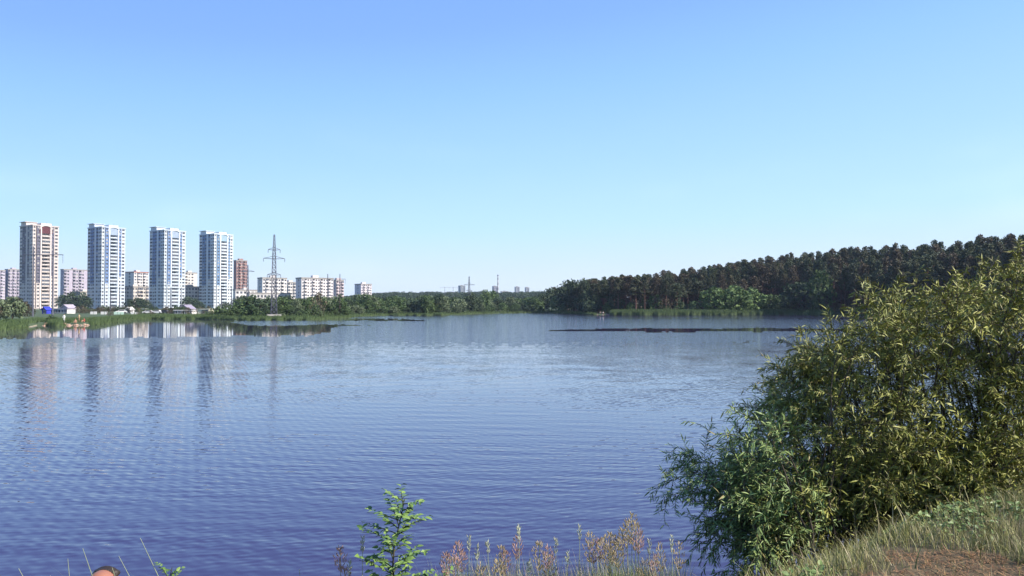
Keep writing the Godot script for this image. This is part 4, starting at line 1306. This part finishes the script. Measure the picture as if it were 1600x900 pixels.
func build_bank_plants():
	# turf
	var tr := [[], []]
	var cl := [[], []]
	var tuft_c := []
	for i in 700: tuft_c.append([rng.randf_range(0.2, 7.5), rng.randf_range(-8.5, -3.2), rng.randf_range(0.08, 0.35), rng.randf()])
	for i in 130000:
		var x: float; var z: float; var hh := 1.0; var tone := rng.randf()
		if i % 3 > 0:
			var tc: Array = tuft_c[rng.randi() % tuft_c.size()]
			x = tc[0] + rng.randfn(0, tc[2] * 0.6); z = tc[1] + rng.randfn(0, tc[2] * 0.6)
			hh = 1.0 + tc[2] * 1.6
			tone = clampf(tc[3] + rng.randfn(0, 0.2), 0, 1)
		else:
			x = rng.randf_range(0.2, 7.5); z = rng.randf_range(-8.5, -3.0)
		var s := (-z - lerp_table(edge_table, x))
		if s > 2.4 or (x < 1.1 and s > -0.4): continue
		if litter_at(x, z) and rng.randf() < 0.95: continue
		var len := rng.randf_range(0.05, 0.145) * hh
		if rng.randf() < 0.015: len = rng.randf_range(0.18, 0.36)
		var b := Basis(Vector3.UP, rng.randf() * TAU) * Basis(Vector3.RIGHT, rng.randfn(0, 0.45))
		tr[i % 2].append(Transform3D(b.scaled(Vector3.ONE * len), Vector3(x, bank_h(x, z) - 0.01, z)))
		var c := Color(0.10, 0.125, 0.026).lerp(Color(0.27, 0.26, 0.08), tone)
		if rng.randf() < 0.24: c = Color(0.36, 0.31, 0.18)
		cl[i % 2].append(c)
	var grass := Node3D.new()
	grass.name = numbered("grass"); add_child(grass)
	grass.set_meta("kind", "stuff"); grass.set_meta("label", "long tufted grass on the near bank below the willows"); grass.set_meta("category", "grass")
	scatter("blades", blade_mesh(Color(1, 1, 1), 0.012, 0.45), tr[0], cl[0], grass)
	scatter("blades", blade_mesh(Color(1, 1, 1), 0.014, 0.75), tr[1], cl[1], grass)
	# broad-leaved weeds in patches among the grass
	var wt := []; var wc := []
	for k in 46:
		var cx := rng.randf_range(1.2, 6.0); var cz := -lerp_table(edge_table, cx) + rng.randf_range(-0.9, 1.6)
		if litter_at(cx, cz): continue
		for i in 60:
			var x := cx + rng.randfn(0, 0.09); var z := cz + rng.randfn(0, 0.09)
			var a := rng.randf() * TAU
			wt.append(leaf_frame(Vector3(cos(a), rng.randf_range(0.1, 1.2), sin(a)), Vector3(0.2, 1, 0.3) + rand_dir() * 0.6, rng.randf_range(0.6, 1.5), Vector3(x, bank_h(x, z) + rng.randf_range(0.02, 0.12), z)))
			wc.append(Color(0.05, 0.10, 0.025).lerp(Color(0.14, 0.20, 0.05), rng.randf()))
	scatter("weed_leaves", leaf_mesh(0.035, 0.02, Color(1, 1, 1), 0.25), wt, wc, grass)
	# dry litter
	var lt := []; var lc := []
	for i in 16000:
		var x := rng.randf_range(1.7, 3.5); var z := rng.randf_range(-5.7, -3.5)
		if not litter_at(x, z): continue
		var b := Basis(Vector3.UP, rng.randf() * TAU) * Basis(Vector3.RIGHT, PI / 2 + rng.randfn(0, 0.2))
		lt.append(Transform3D(b.scaled(Vector3.ONE * rng.randf_range(0.025, 0.075)), Vector3(x, bank_h(x, z) + rng.randf() * 0.02, z)))
		lc.append(Color(0.16, 0.075, 0.04).lerp(Color(0.42, 0.25, 0.11), pow(rng.randf(), 1.3)))
	var li := scatter("dry_litter", blade_mesh(Color(1, 1, 1), 0.045, 0.2), lt, lc, self)
	li.set_meta("label", "patch of reddish-brown dry litter in the grass"); li.set_meta("category", "litter")
	# sapling and weed
	sapling("sapling", "leafy green sapling at the bank's edge in front of the water", bank_pt(625, 3.9), 770, 3.9, 13, 1.0)
	sapling("leafy_weed", "small leafy weed top beside the seated person's head", bank_pt(265, 4.4), 876, 4.4, 5, 0.8)
	# grasses with seed heads: column, top row, depth, kind (0 tan plume, 1 pink plume, 2 pale thin stalk)
	var heads := [[533, 853, 4.0, 1, -0.25], [568, 838, 4.0, 2, 0.0], [548, 875, 4.0, 2, 0.1], [541, 888, 4.0, 1, 0.1], [698, 862, 4.1, 1, 0.0], [706, 868, 4.2, 0, 0.1], [716, 846, 4.1, 1, 0.08], [722, 858, 4.3, 1, 0.0], [733, 836, 4.2, 2, -0.05], [746, 850, 4.2, 2, 0.0], [762, 842, 4.3, 2, -0.3], [783, 852, 4.2, 0, -0.1], [790, 860, 4.2, 1, 0.1], [778, 872, 4.1, 0, 0.0], [811, 819, 4.2, 2, 0.0], [808, 838, 4.3, 1, 0.05], [842, 846, 4.2, 0, -0.2], [856, 852, 4.2, 1, 0.0], [868, 840, 4.3, 2, 0.0], [858, 866, 4.3, 0, 0.12], [905, 820, 4.3, 2, 0.0], [921, 832, 4.2, 0, 0.08], [926, 846, 4.4, 1, 0.0], [936, 842, 4.3, 1, -0.1], [944, 836, 4.2, 0, 0.0], [953, 832, 4.3, 0, 0.1], [960, 834, 4.4, 0, -0.1], [966, 842, 4.2, 0, 0.15], [950, 850, 4.2, 0, -0.15], [972, 826, 4.3, 0, -0.1], [979, 812, 4.4, 0, -0.05], [986, 800, 4.3, 0, 0.0], [992, 816, 4.3, 0, 0.1], [997, 828, 4.2, 1, 0.15], [1013, 842, 4.3, 2, 0.0], [1031, 848, 4.4, 0, 0.05], [1048, 836, 4.3, 2, -0.1], [1060, 846, 4.4, 0, 0.1], [1022, 868, 4.2, 1, 0.0], [1006, 872, 4.2, 0, 0.1], [886, 862, 4.3, 2, -0.1], [827, 870, 4.2, 2, 0.1], [752, 878, 4.1, 0, 0.2], [134, 854, 4.2, 3, -0.12], [111, 870, 4.2, 3, 0.0], [190, 866, 4.3, 3, -0.2], [223, 838, 4.3, 3, -0.18], [180, 884, 4.3, 3, -0.1], [35, 885, 4.2, 3, -0.2], [84, 896, 4.2, 3, -0.1], [470, 886, 4.1, 3, 0.0]]
	var words := ["tan plumed grass stalk in the fringe along the bank's edge", "pinkish plumed grass stalk in the fringe along the bank's edge", "pale thin grass stalk in the fringe along the bank's edge", "lone short grass tip between the weed and the sapling"]
	for h in heads:
		var by_person: bool = h[0] < 240
		seed_grass(h[0], h[1], h[2], h[3], h[4], "pale thin grass stalk standing near the seated person" if by_person else words[h[3]], "grass stalks near the seated person" if by_person else words[h[3]].replace("stalk", "stalks"))
	# green blades among the stalks
	var gb := []; var gc := []
	for i in 5200:
		var px := rng.randf_range(690, 1075)
		if rng.randf() < 0.25: px = rng.randf_range(930, 1010)
		var z := rng.randf_range(4.0, 4.7)
		var p := bank_pt(px, z)
		var tall := EYE - p.y - ((846.0 + 60.0 * pow(rng.randf(), 0.7)) - 477.0) / F * z
		gb.append(Transform3D((Basis(Vector3.UP, rng.randf() * TAU) * Basis(Vector3.RIGHT, rng.randfn(0, 0.1))).scaled(Vector3(0.7, 1, 0.7) * maxf(tall, 0.15)), p))
		gc.append(Color(0.045, 0.085, 0.03).lerp(Color(0.15, 0.19, 0.06), rng.randf()) if rng.randf() < 0.7 else Color(0.32, 0.26, 0.15))
	var go := scatter("edge_grass", blade_mesh(Color(1, 1, 1), 0.009, 0.35), gb, gc, self)
	go.set_meta("label", "green blades among the plumed stalks at the bank's edge"); go.set_meta("category", "grass")
func sapling(called: String, label: String, at: Vector3, ytop: float, z: float, nb: int, sc: float):
	var t := thing(called, label, "plant", at)
	var h := EYE - at.y - (ytop - 477.0) / F * z
	var stem := MB.new()
	stem.col = Color(0.07, 0.06, 0.035)
	var pts := PackedVector3Array(); var rad := PackedFloat32Array()
	for i in 9:
		pts.append(Vector3(0.03 * sin(i * 0.9), h * i / 8.0 - 0.03, 0.02 * cos(i * 1.3)))
		rad.append(lerpf(0.009, 0.002, i / 8.0))
	stem.path(pts, rad, 6)
	part("stem", stem.mesh(M.bark), t)
	var meshes := []
	for k in 5: meshes.append(leaf_mesh(0.037 * sc, 0.019 * sc, Color(0.045, 0.10, 0.022).lerp(Color(0.15, 0.24, 0.05), k / 4.0), 0.25))
	var n := 0
	var owned := 0
	var rest := []; var rcol := []
	for b in nb * 3:
		var a := lerpf(0.46, 0.995, (b + 0.5) / (nb * 3))
		var k := mini(int(a * 8), 7)
		var st := pts[k].lerp(pts[k + 1], a * 8 - k)
		var ang := b * 2.4 + rng.randf_range(-0.4, 0.4)
		var l := h * lerpf(0.50, 0.13, a) * rng.randf_range(0.35, 1.15)
		var d := Vector3(cos(ang), rng.randf_range(0.2, 0.7), sin(ang)).normalized()
		var br := MB.new()
		br.col = Color(0.07, 0.09, 0.03)
		br.path(PackedVector3Array([st, st + d * l * 0.6, st + d * l + Vector3(0, -0.02, 0)]), PackedFloat32Array([0.003, 0.002, 0.001]), 4, false)
		part("branch", br.mesh(M.bark), t)
		var m := clampi(int(l / 0.011), 9, 18)
		for i in m:
			n += 1
			var q := st + d * l * lerpf(0.15, 1.0, (i + 1.0) / m)
			var side := d.cross(Vector3.UP).normalized() * (1.0 if i % 2 == 0 else -1.0)
			var lf := leaf_frame(d * 0.6 + side * 0.9 + rand_dir() * 0.35, Vector3(0.3, 1, 0.1) + rand_dir() * 0.7, rng.randf_range(0.6, 1.25), q)
			if n % 2 == 0 and owned < 290 and a > 0.5:
				owned += 1
				part("leaf", meshes[rng.randi() % 5], t).transform = lf
			else:
				rest.append(lf); rcol.append(Color(0.045, 0.10, 0.022).lerp(Color(0.15, 0.24, 0.05), rng.randf()))
	scatter("foliage", leaf_mesh(0.037 * sc, 0.019 * sc, Color(1, 1, 1), 0.25), rest, rcol, t)
func seed_grass(px: float, ytop: float, z: float, kind: int, lean: float, label: String, group: String):
	var p := bank_pt(px, z)
	var t := thing("grass_stalk", label, "grass", p, 0.0, group)
	var h := EYE - p.y - (ytop - 477.0) / F * z
	var tip := Vector3(0, h, 0)
	var foot := Vector3(-lean * h * 0.35, -0.02, 0)
	var mid := Vector3(-lean * h * (0.05 if kind < 3 else -0.12), h * 0.6, 0.0)
	if kind == 3: foot = Vector3(-lean * h * 0.5 + 0.03, -0.02, 0); mid = Vector3(-lean * h * 0.62 + 0.02, h * 0.72, 0)
	var tone: Color = [Color(0.36, 0.29, 0.17), Color(0.36, 0.23, 0.2), Color(0.40, 0.42, 0.32), Color(0.4, 0.45, 0.3)][kind]
	var st := MB.new()
	st.col = Color(0.12, 0.15, 0.06) if kind < 2 else Color(0.26, 0.30, 0.18)
	st.path(PackedVector3Array([foot, mid, tip]), PackedFloat32Array([0.0026, 0.002, 0.0012]) if kind < 3 else PackedFloat32Array([0.002, 0.0026, 0.0012]), 5)
	part("stem", st.mesh(M.leaf), t)
	var pl := MB.new()
	if kind == 3:
		var tb := part("blade", blade_shared(), t, mid)
		tb.rotation = Vector3(0.1, 2.0, 0); tb.scale = Vector3.ONE * 0.2
		return
	var ph: float = [0.15, 0.12, 0.08][kind]
	var wide: float = [0.042, 0.034, 0.009][kind]
	for i in [80, 70, 26][kind]:
		var a := rng.randf()
		var c := tip.lerp(mid, a * ph / (h * 0.4))
		var ang := rng.randf() * TAU
		var r := wide * sin(PI * clampf(a * 0.9 + 0.06, 0, 1)) * rng.randf_range(0.3, 1.0)
		var q := c + Vector3(cos(ang) * r, 0.0, sin(ang) * r)
		pl.col = tone * rng.randf_range(0.65, 1.25)
		var dd := Vector3(cos(ang) * 0.5, 1.0, sin(ang) * 0.5).normalized() * rng.randf_range(0.014, 0.024)
		pl.path(PackedVector3Array([q, q + dd * 0.5, q + dd]), PackedFloat32Array([0.0006, 0.0028, 0.0003]), 4, false)
		if kind < 2 and i % 3 == 0:
			pl.path(PackedVector3Array([c, q]), PackedFloat32Array([0.0005, 0.0005]), 3, false)
	part("plume", pl.mesh(M.leaf), t)
	for s in 2:
		var bl := part("blade", blade_shared(), t, foot.lerp(mid, 0.2 + 0.5 * s))
		bl.rotation = Vector3(0.2, rng.randf() * TAU, 0)
		bl.scale = Vector3.ONE * rng.randf_range(0.15, 0.25)
func blade_shared() -> ArrayMesh:
	if not cache.has("blade"): cache["blade"] = blade_mesh(Color(0.09, 0.13, 0.04), 0.014, 0.6)
	return cache["blade"]

# ---------------------------------------------------------------- people
# Smooth union of tapered capsules meshed as surface nets. bones: [a, b, ra, rb]
func field(p: Vector3, bones: Array, k: float) -> float:
	var d := 1e3
	for b in bones:
		var ab: Vector3 = b[1] - b[0]
		var t := clampf((p - b[0]).dot(ab) / maxf(ab.length_squared(), 1e-6), 0, 1)
		var e: float = (p - (b[0] + ab * t)).length() - lerpf(b[2], b[3], t)
		var h := clampf(0.5 + 0.5 * (d - e) / k, 0, 1)
		d = lerpf(d, e, h) - k * h * (1 - h)
	return d
func nets(st: MB, bones: Array, cell: float, k: float):
	var vals := {}
	var seen := {}
	for b in bones:
		var ra := maxf(b[2], b[3]) + cell * 2.0 + k * 0.5
		var lo := Vector3(minf(b[0].x, b[1].x), minf(b[0].y, b[1].y), minf(b[0].z, b[1].z)) - Vector3.ONE * ra
		var hi := Vector3(maxf(b[0].x, b[1].x), maxf(b[0].y, b[1].y), maxf(b[0].z, b[1].z)) + Vector3.ONE * ra
		for i in range(floori(lo.x / cell), ceili(hi.x / cell) + 1):
			for j in range(floori(lo.y / cell), ceili(hi.y / cell) + 1):
				for l in range(floori(lo.z / cell), ceili(hi.z / cell) + 1):
					var g := Vector3i(i, j, l)
					if not vals.has(g): vals[g] = field(Vector3(g) * cell, bones, k)
	var at := {}
	for g in vals:
		if seen.has(g): continue
		var pts := Vector3.ZERO
		var cnt := 0
		var ok := true
		var cv := []
		for q in 8:
			var o: Vector3i = g + Vector3i(q & 1, (q >> 1) & 1, (q >> 2) & 1)
			if not vals.has(o):
				ok = false
				break
			cv.append(vals[o])
		if not ok: continue
		for q in 8:
			for ax in 3:
				if q & (1 << ax): continue
				var q2 := q | (1 << ax)
				if (cv[q] < 0.0) != (cv[q2] < 0.0):
					var t: float = cv[q] / (cv[q] - cv[q2])
					var pa := Vector3(q & 1, (q >> 1) & 1, (q >> 2) & 1)
					pts += pa.lerp(Vector3(q2 & 1, (q2 >> 1) & 1, (q2 >> 2) & 1), t)
					cnt += 1
		if cnt > 0:
			var p := (Vector3(g) + pts / cnt) * cell
			at[g] = st.v.size()
			st.v.append(p)
			var e := cell * 0.5
			st.n.append(Vector3(field(p + Vector3(e, 0, 0), bones, k) - field(p - Vector3(e, 0, 0), bones, k), field(p + Vector3(0, e, 0), bones, k) - field(p - Vector3(0, e, 0), bones, k), field(p + Vector3(0, 0, e), bones, k) - field(p - Vector3(0, 0, e), bones, k)).normalized())
			st.c.append(st.col)
	var axes := [Vector3i(1, 0, 0), Vector3i(0, 1, 0), Vector3i(0, 0, 1)]
	for g in vals:
		for ax in 3:
			var o: Vector3i = g + axes[ax]
			if not vals.has(o) or (vals[g] < 0.0) == (vals[o] < 0.0): continue
			var u: Vector3i = axes[(ax + 1) % 3]; var w: Vector3i = axes[(ax + 2) % 3]
			var c := [g, g - u, g - u - w, g - w]
			if not (at.has(c[0]) and at.has(c[1]) and at.has(c[2]) and at.has(c[3])): continue
			var i0: int = at[c[0]]; var i1: int = at[c[1]]; var i2: int = at[c[2]]; var i3: int = at[c[3]]
			var nn := st.n[i0] + st.n[i2]
			if (st.v[i1] - st.v[i0]).cross(st.v[i2] - st.v[i0]).dot(nn) > 0.0:
				st.ix.append_array([i0, i2, i1, i0, i3, i2])
			else:
				st.ix.append_array([i0, i1, i2, i0, i2, i3])
func hand_bones(w: Vector3, dir: Vector3, side: Vector3, up: Vector3) -> Array:
	var o := []
	o.append([w, w + dir * 0.05, 0.024, 0.03])
	for k in 4:
		var off := side * (k - 1.5) * 0.021
		var a := w + dir * 0.085 + off
		var l: float = [0.034, 0.04, 0.038, 0.03][k]
		o.append([w + dir * 0.03 + off * 0.7, a, 0.014, 0.0105])
		var b := a + (dir - up * 0.25).normalized() * l
		var c := b + (dir - up * 0.8).normalized() * l * 0.75
		o.append([a, b, 0.0098, 0.0092]); o.append([b, c, 0.0092, 0.0075])
	var th := w + dir * 0.025 - side * 0.032
	o.append([th, th + (dir - side * 0.8).normalized() * 0.04, 0.013, 0.011])
	o.append([th + (dir - side * 0.8).normalized() * 0.04, th + (dir - side * 0.8).normalized() * 0.04 + (dir - side * 0.2 - up * 0.3).normalized() * 0.032, 0.011, 0.008])
	return o
func seated_person():
	# sits on the slope with the knees drawn up, looking over the lake; the crown of the head is 1.79 m below the lens
	var z := 5.4
	var px := 164.0
	var x := uu(px) * z
	var ground := bank_h(x, -z)
	var top := EYE - (884.5 - 477.0) / F * z
	var t := thing("person", "seated person seen from behind, only the thinning dark hair on top showing", "person", Vector3(x, ground, -z))
	var H := top - ground      # crown above the ground
	var hip := Vector3(0, 0.12, 0.05)
	var neck := Vector3(0, H - 0.27, 0.0)
	var kn := Vector3(0.16, 0.42, -0.42)
	var ft := Vector3(0.15, bank_h(x + 0.15, -z - 0.66) - ground + 0.05, -0.62)
	var bones := [[hip, hip + Vector3(0, 0.2, 0.03), 0.16, 0.145], [hip + Vector3(0, 0.2, 0.03), neck - Vector3(0, 0.14, 0), 0.14, 0.15], [neck - Vector3(0, 0.12, 0), neck + Vector3(0, 0.07, 0), 0.06, 0.055]]
	var hands := []
	for s in [-1.0, 1.0]:
		var m := Vector3(s, 1, 1)
		bones.append([hip + Vector3(s * 0.09, 0, 0), kn * m, 0.095, 0.062])
		bones.append([kn * m, ft * m + Vector3(0, 0.04, 0.03), 0.06, 0.042])
		bones.append([ft * m + Vector3(0, 0.0, 0.05), ft * m + Vector3(0, -0.01, -0.15), 0.045, 0.035])
		var sh := neck + Vector3(s * 0.185, -0.1, 0)
		var el := sh + Vector3(s * 0.07, -0.24, -0.14)
		var wr := kn * m + Vector3(-s * 0.02, 0.08, -0.04)
		bones.append([neck + Vector3(s * 0.05, -0.07, 0), sh, 0.06, 0.065])
		bones.append([sh, el, 0.055, 0.042]); bones.append([el, wr, 0.042, 0.028])
		hands.append([wr, (Vector3(-s * 0.25, -0.35, -0.9)).normalized(), Vector3(s, 0, 0)])
	var body := MB.new()
	nets(body, bones, 0.024, 0.05)
	part("body", body.mesh(mat(0.06, 0.07, 0.11, 0.85)), t)
	var hb := MB.new()
	for h in hands:
		var d: Vector3 = h[1]
		var sd: Vector3 = (h[2] - d * d.dot(h[2])).normalized()
		nets(hb, hand_bones(h[0], d, sd, Vector3.UP), 0.006, 0.008)
	part("hands", hb.mesh(M.skin), t)
	# head: crown and skull, jaw, ears, nose; faces the lake
	var c := Vector3(0, H - 0.105, -0.015)
	var hd := MB.new()
	nets(hd, [[c + Vector3(0, 0.0, 0.025), c + Vector3(0, 0.005, -0.025), 0.088, 0.084], [c + Vector3(0, -0.05, -0.03), c + Vector3(0, -0.1, -0.06), 0.066, 0.038], [c + Vector3(0, -0.03, -0.1), c + Vector3(0, -0.055, -0.12), 0.012, 0.015], [c + Vector3(-0.082, -0.035, 0.0), c + Vector3(-0.09, -0.01, 0.012), 0.014, 0.018], [c + Vector3(0.082, -0.035, 0.0), c + Vector3(0.09, -0.01, 0.012), 0.014, 0.018], [c + Vector3(0, -0.08, 0.0), neck, 0.058, 0.056]], 0.008, 0.02)
	var head := part("head", hd.mesh(M.skin), t)
	for s in [-1.0, 1.0]:
		var ey := MB.new()
		ey.col = Color(0.7, 0.7, 0.68)
		nets(ey, [[c + Vector3(s * 0.032, -0.02, -0.092), c + Vector3(s * 0.033, -0.02, -0.092), 0.012, 0.012]], 0.005, 0.003)
		part("eye", ey.mesh(M.paint), head)
	var mo := MB.new()
	nets(mo, [[c + Vector3(-0.022, -0.085, -0.095), c + Vector3(0.022, -0.085, -0.095), 0.006, 0.006]], 0.004, 0.003)
	part("mouth", mo.mesh(mat(0.3, 0.12, 0.1, 0.5)), head)
	# short hair round the sides and over the front of the crown; bare patch behind
	var hr := MB.new()
	var hk := []
	for i in 15:
		var a := lerpf(-PI * 0.62, PI * 0.62, i / 14.0)
		var a2 := lerpf(-PI * 0.62, PI * 0.62, (i + 1) / 14.0)
		if i < 14:
			hk.append([c + Vector3(sin(a) * 0.074, -0.03, 0.005 + cos(a) * 0.088), c + Vector3(sin(a2) * 0.074, -0.03, 0.005 + cos(a2) * 0.088), 0.022, 0.022])
	for i in 9:
		var x0 := lerpf(-0.062, 0.062, i / 8.0)
		var yy := sqrt(maxf(0.0, 0.088 * 0.088 - x0 * x0 * 1.0))
		hk.append([c + Vector3(x0, yy * 0.92, -0.045), c + Vector3(x0 * 1.12, yy * 0.72 + 0.002, -0.07), 0.017, 0.015])
		if absf(x0) > 0.05: hk.append([c + Vector3(x0 * 1.1, yy * 0.9, -0.04), c + Vector3(x0 * 1.25, -0.02, 0.03), 0.017, 0.02])
	for i in 11:   # cropped hair over the top of the skull
		var x0 := lerpf(-0.075, 0.075, i / 10.0)
		var yy := sqrt(0.089 * 0.089 - x0 * x0 * 0.98)
		hk.append([c + Vector3(x0, yy * 0.99, -0.004), c + Vector3(x0, yy * 0.93, -0.05), 0.006, 0.012])
	nets(hr, hk, 0.006, 0.012)
	part("hair", hr.mesh(M.hair), t)
func small_person(label: String, px: float, z: float, sitting: bool, shirt: Color, legs: Color, turn: float):
	var t := thing("person", label, "person", far_at(px, z, 0.1), turn)
	var b := []
	var hip := Vector3(0, 0.12 if sitting else 0.9, 0)
	var neck := hip + Vector3(0, 0.55, 0)
	var up := MB.new()
	up.col = shirt
	for s in [-1.0, 1.0]:
		if sitting:
			b.append([hip + Vector3(s * 0.09, 0, 0), Vector3(s * 0.14, 0.45, 0.42), 0.09, 0.06])
			b.append([Vector3(s * 0.14, 0.45, 0.42), Vector3(s * 0.13, 0.05, 0.6), 0.06, 0.045])
		else:
			b.append([hip + Vector3(s * 0.09, 0, 0), Vector3(s * 0.1, 0.48, 0.02), 0.09, 0.06])
			b.append([Vector3(s * 0.1, 0.48, 0.02), Vector3(s * 0.11, 0.06, 0), 0.06, 0.045])
			b.append([Vector3(s * 0.11, 0.04, -0.03), Vector3(s * 0.12, 0.03, 0.14), 0.045, 0.035])
		b.append([neck + Vector3(s * 0.17, -0.06, 0), neck + Vector3(s * 0.25, -0.34, 0.04), 0.055, 0.042])
		b.append([neck + Vector3(s * 0.25, -0.34, 0.04), neck + Vector3(s * 0.2, -0.58, 0.16), 0.042, 0.035])
	b.append([hip, neck - Vector3(0, 0.1, 0), 0.14, 0.15])
	b.append([neck - Vector3(0, 0.05, 0), neck + Vector3(0, 0.08, 0), 0.055, 0.05])
	b.append([neck + Vector3(0, 0.14, 0.01), neck + Vector3(0, 0.2, 0.01), 0.085, 0.09])
	nets(up, b, 0.05, 0.05)
	for i in up.v.size():
		if up.v[i].y < hip.y + 0.02 or (sitting and up.v[i].z > 0.15): up.c[i] = legs
		elif up.v[i].y > neck.y + 0.03: up.c[i] = Color(0.4, 0.22, 0.15)
	part("body", up.mesh(M.paint), t)
	var hr := MB.new()
	hr.col = Color(0.05, 0.03, 0.02)
	nets(hr, [[neck + Vector3(0, 0.21, -0.02), neck + Vector3(0, 0.17, -0.04), 0.1, 0.085]], 0.04, 0.02)
	part("hair", hr.mesh(M.paint), t)
func build_people():
	seated_person()
	var skin := Color(0.48, 0.27, 0.19)
	small_person("standing person in white by the sandy strip", 100.5, 172, false, Color(0.75, 0.75, 0.75), Color(0.7, 0.7, 0.68), 0.3)
	small_person("standing bather with bare skin above the stones", 124, 176, false, Color(0.6, 0.45, 0.25), skin, -0.2)
	small_person("bather sitting on the sandy strip, nearer the cream tower", 118.5, 168, true, skin, skin, 0.2)
	small_person("bather sitting on the sandy strip, farther from the cream tower", 132, 169, true, Color(0.5, 0.1, 0.08), skin, -0.4)
	small_person("person in white sitting under the pines by the water", 942.5, 352, true, Color(0.78, 0.78, 0.78), skin, 0.2)
	small_person("person in pale clothes sitting under the pines by the water", 938, 353, true, Color(0.5, 0.5, 0.5), skin, -0.2)
	small_person("person in pale clothes standing behind the reeds", 1003, 357, false, Color(0.55, 0.5, 0.48), Color(0.3, 0.28, 0.3), 0.0)
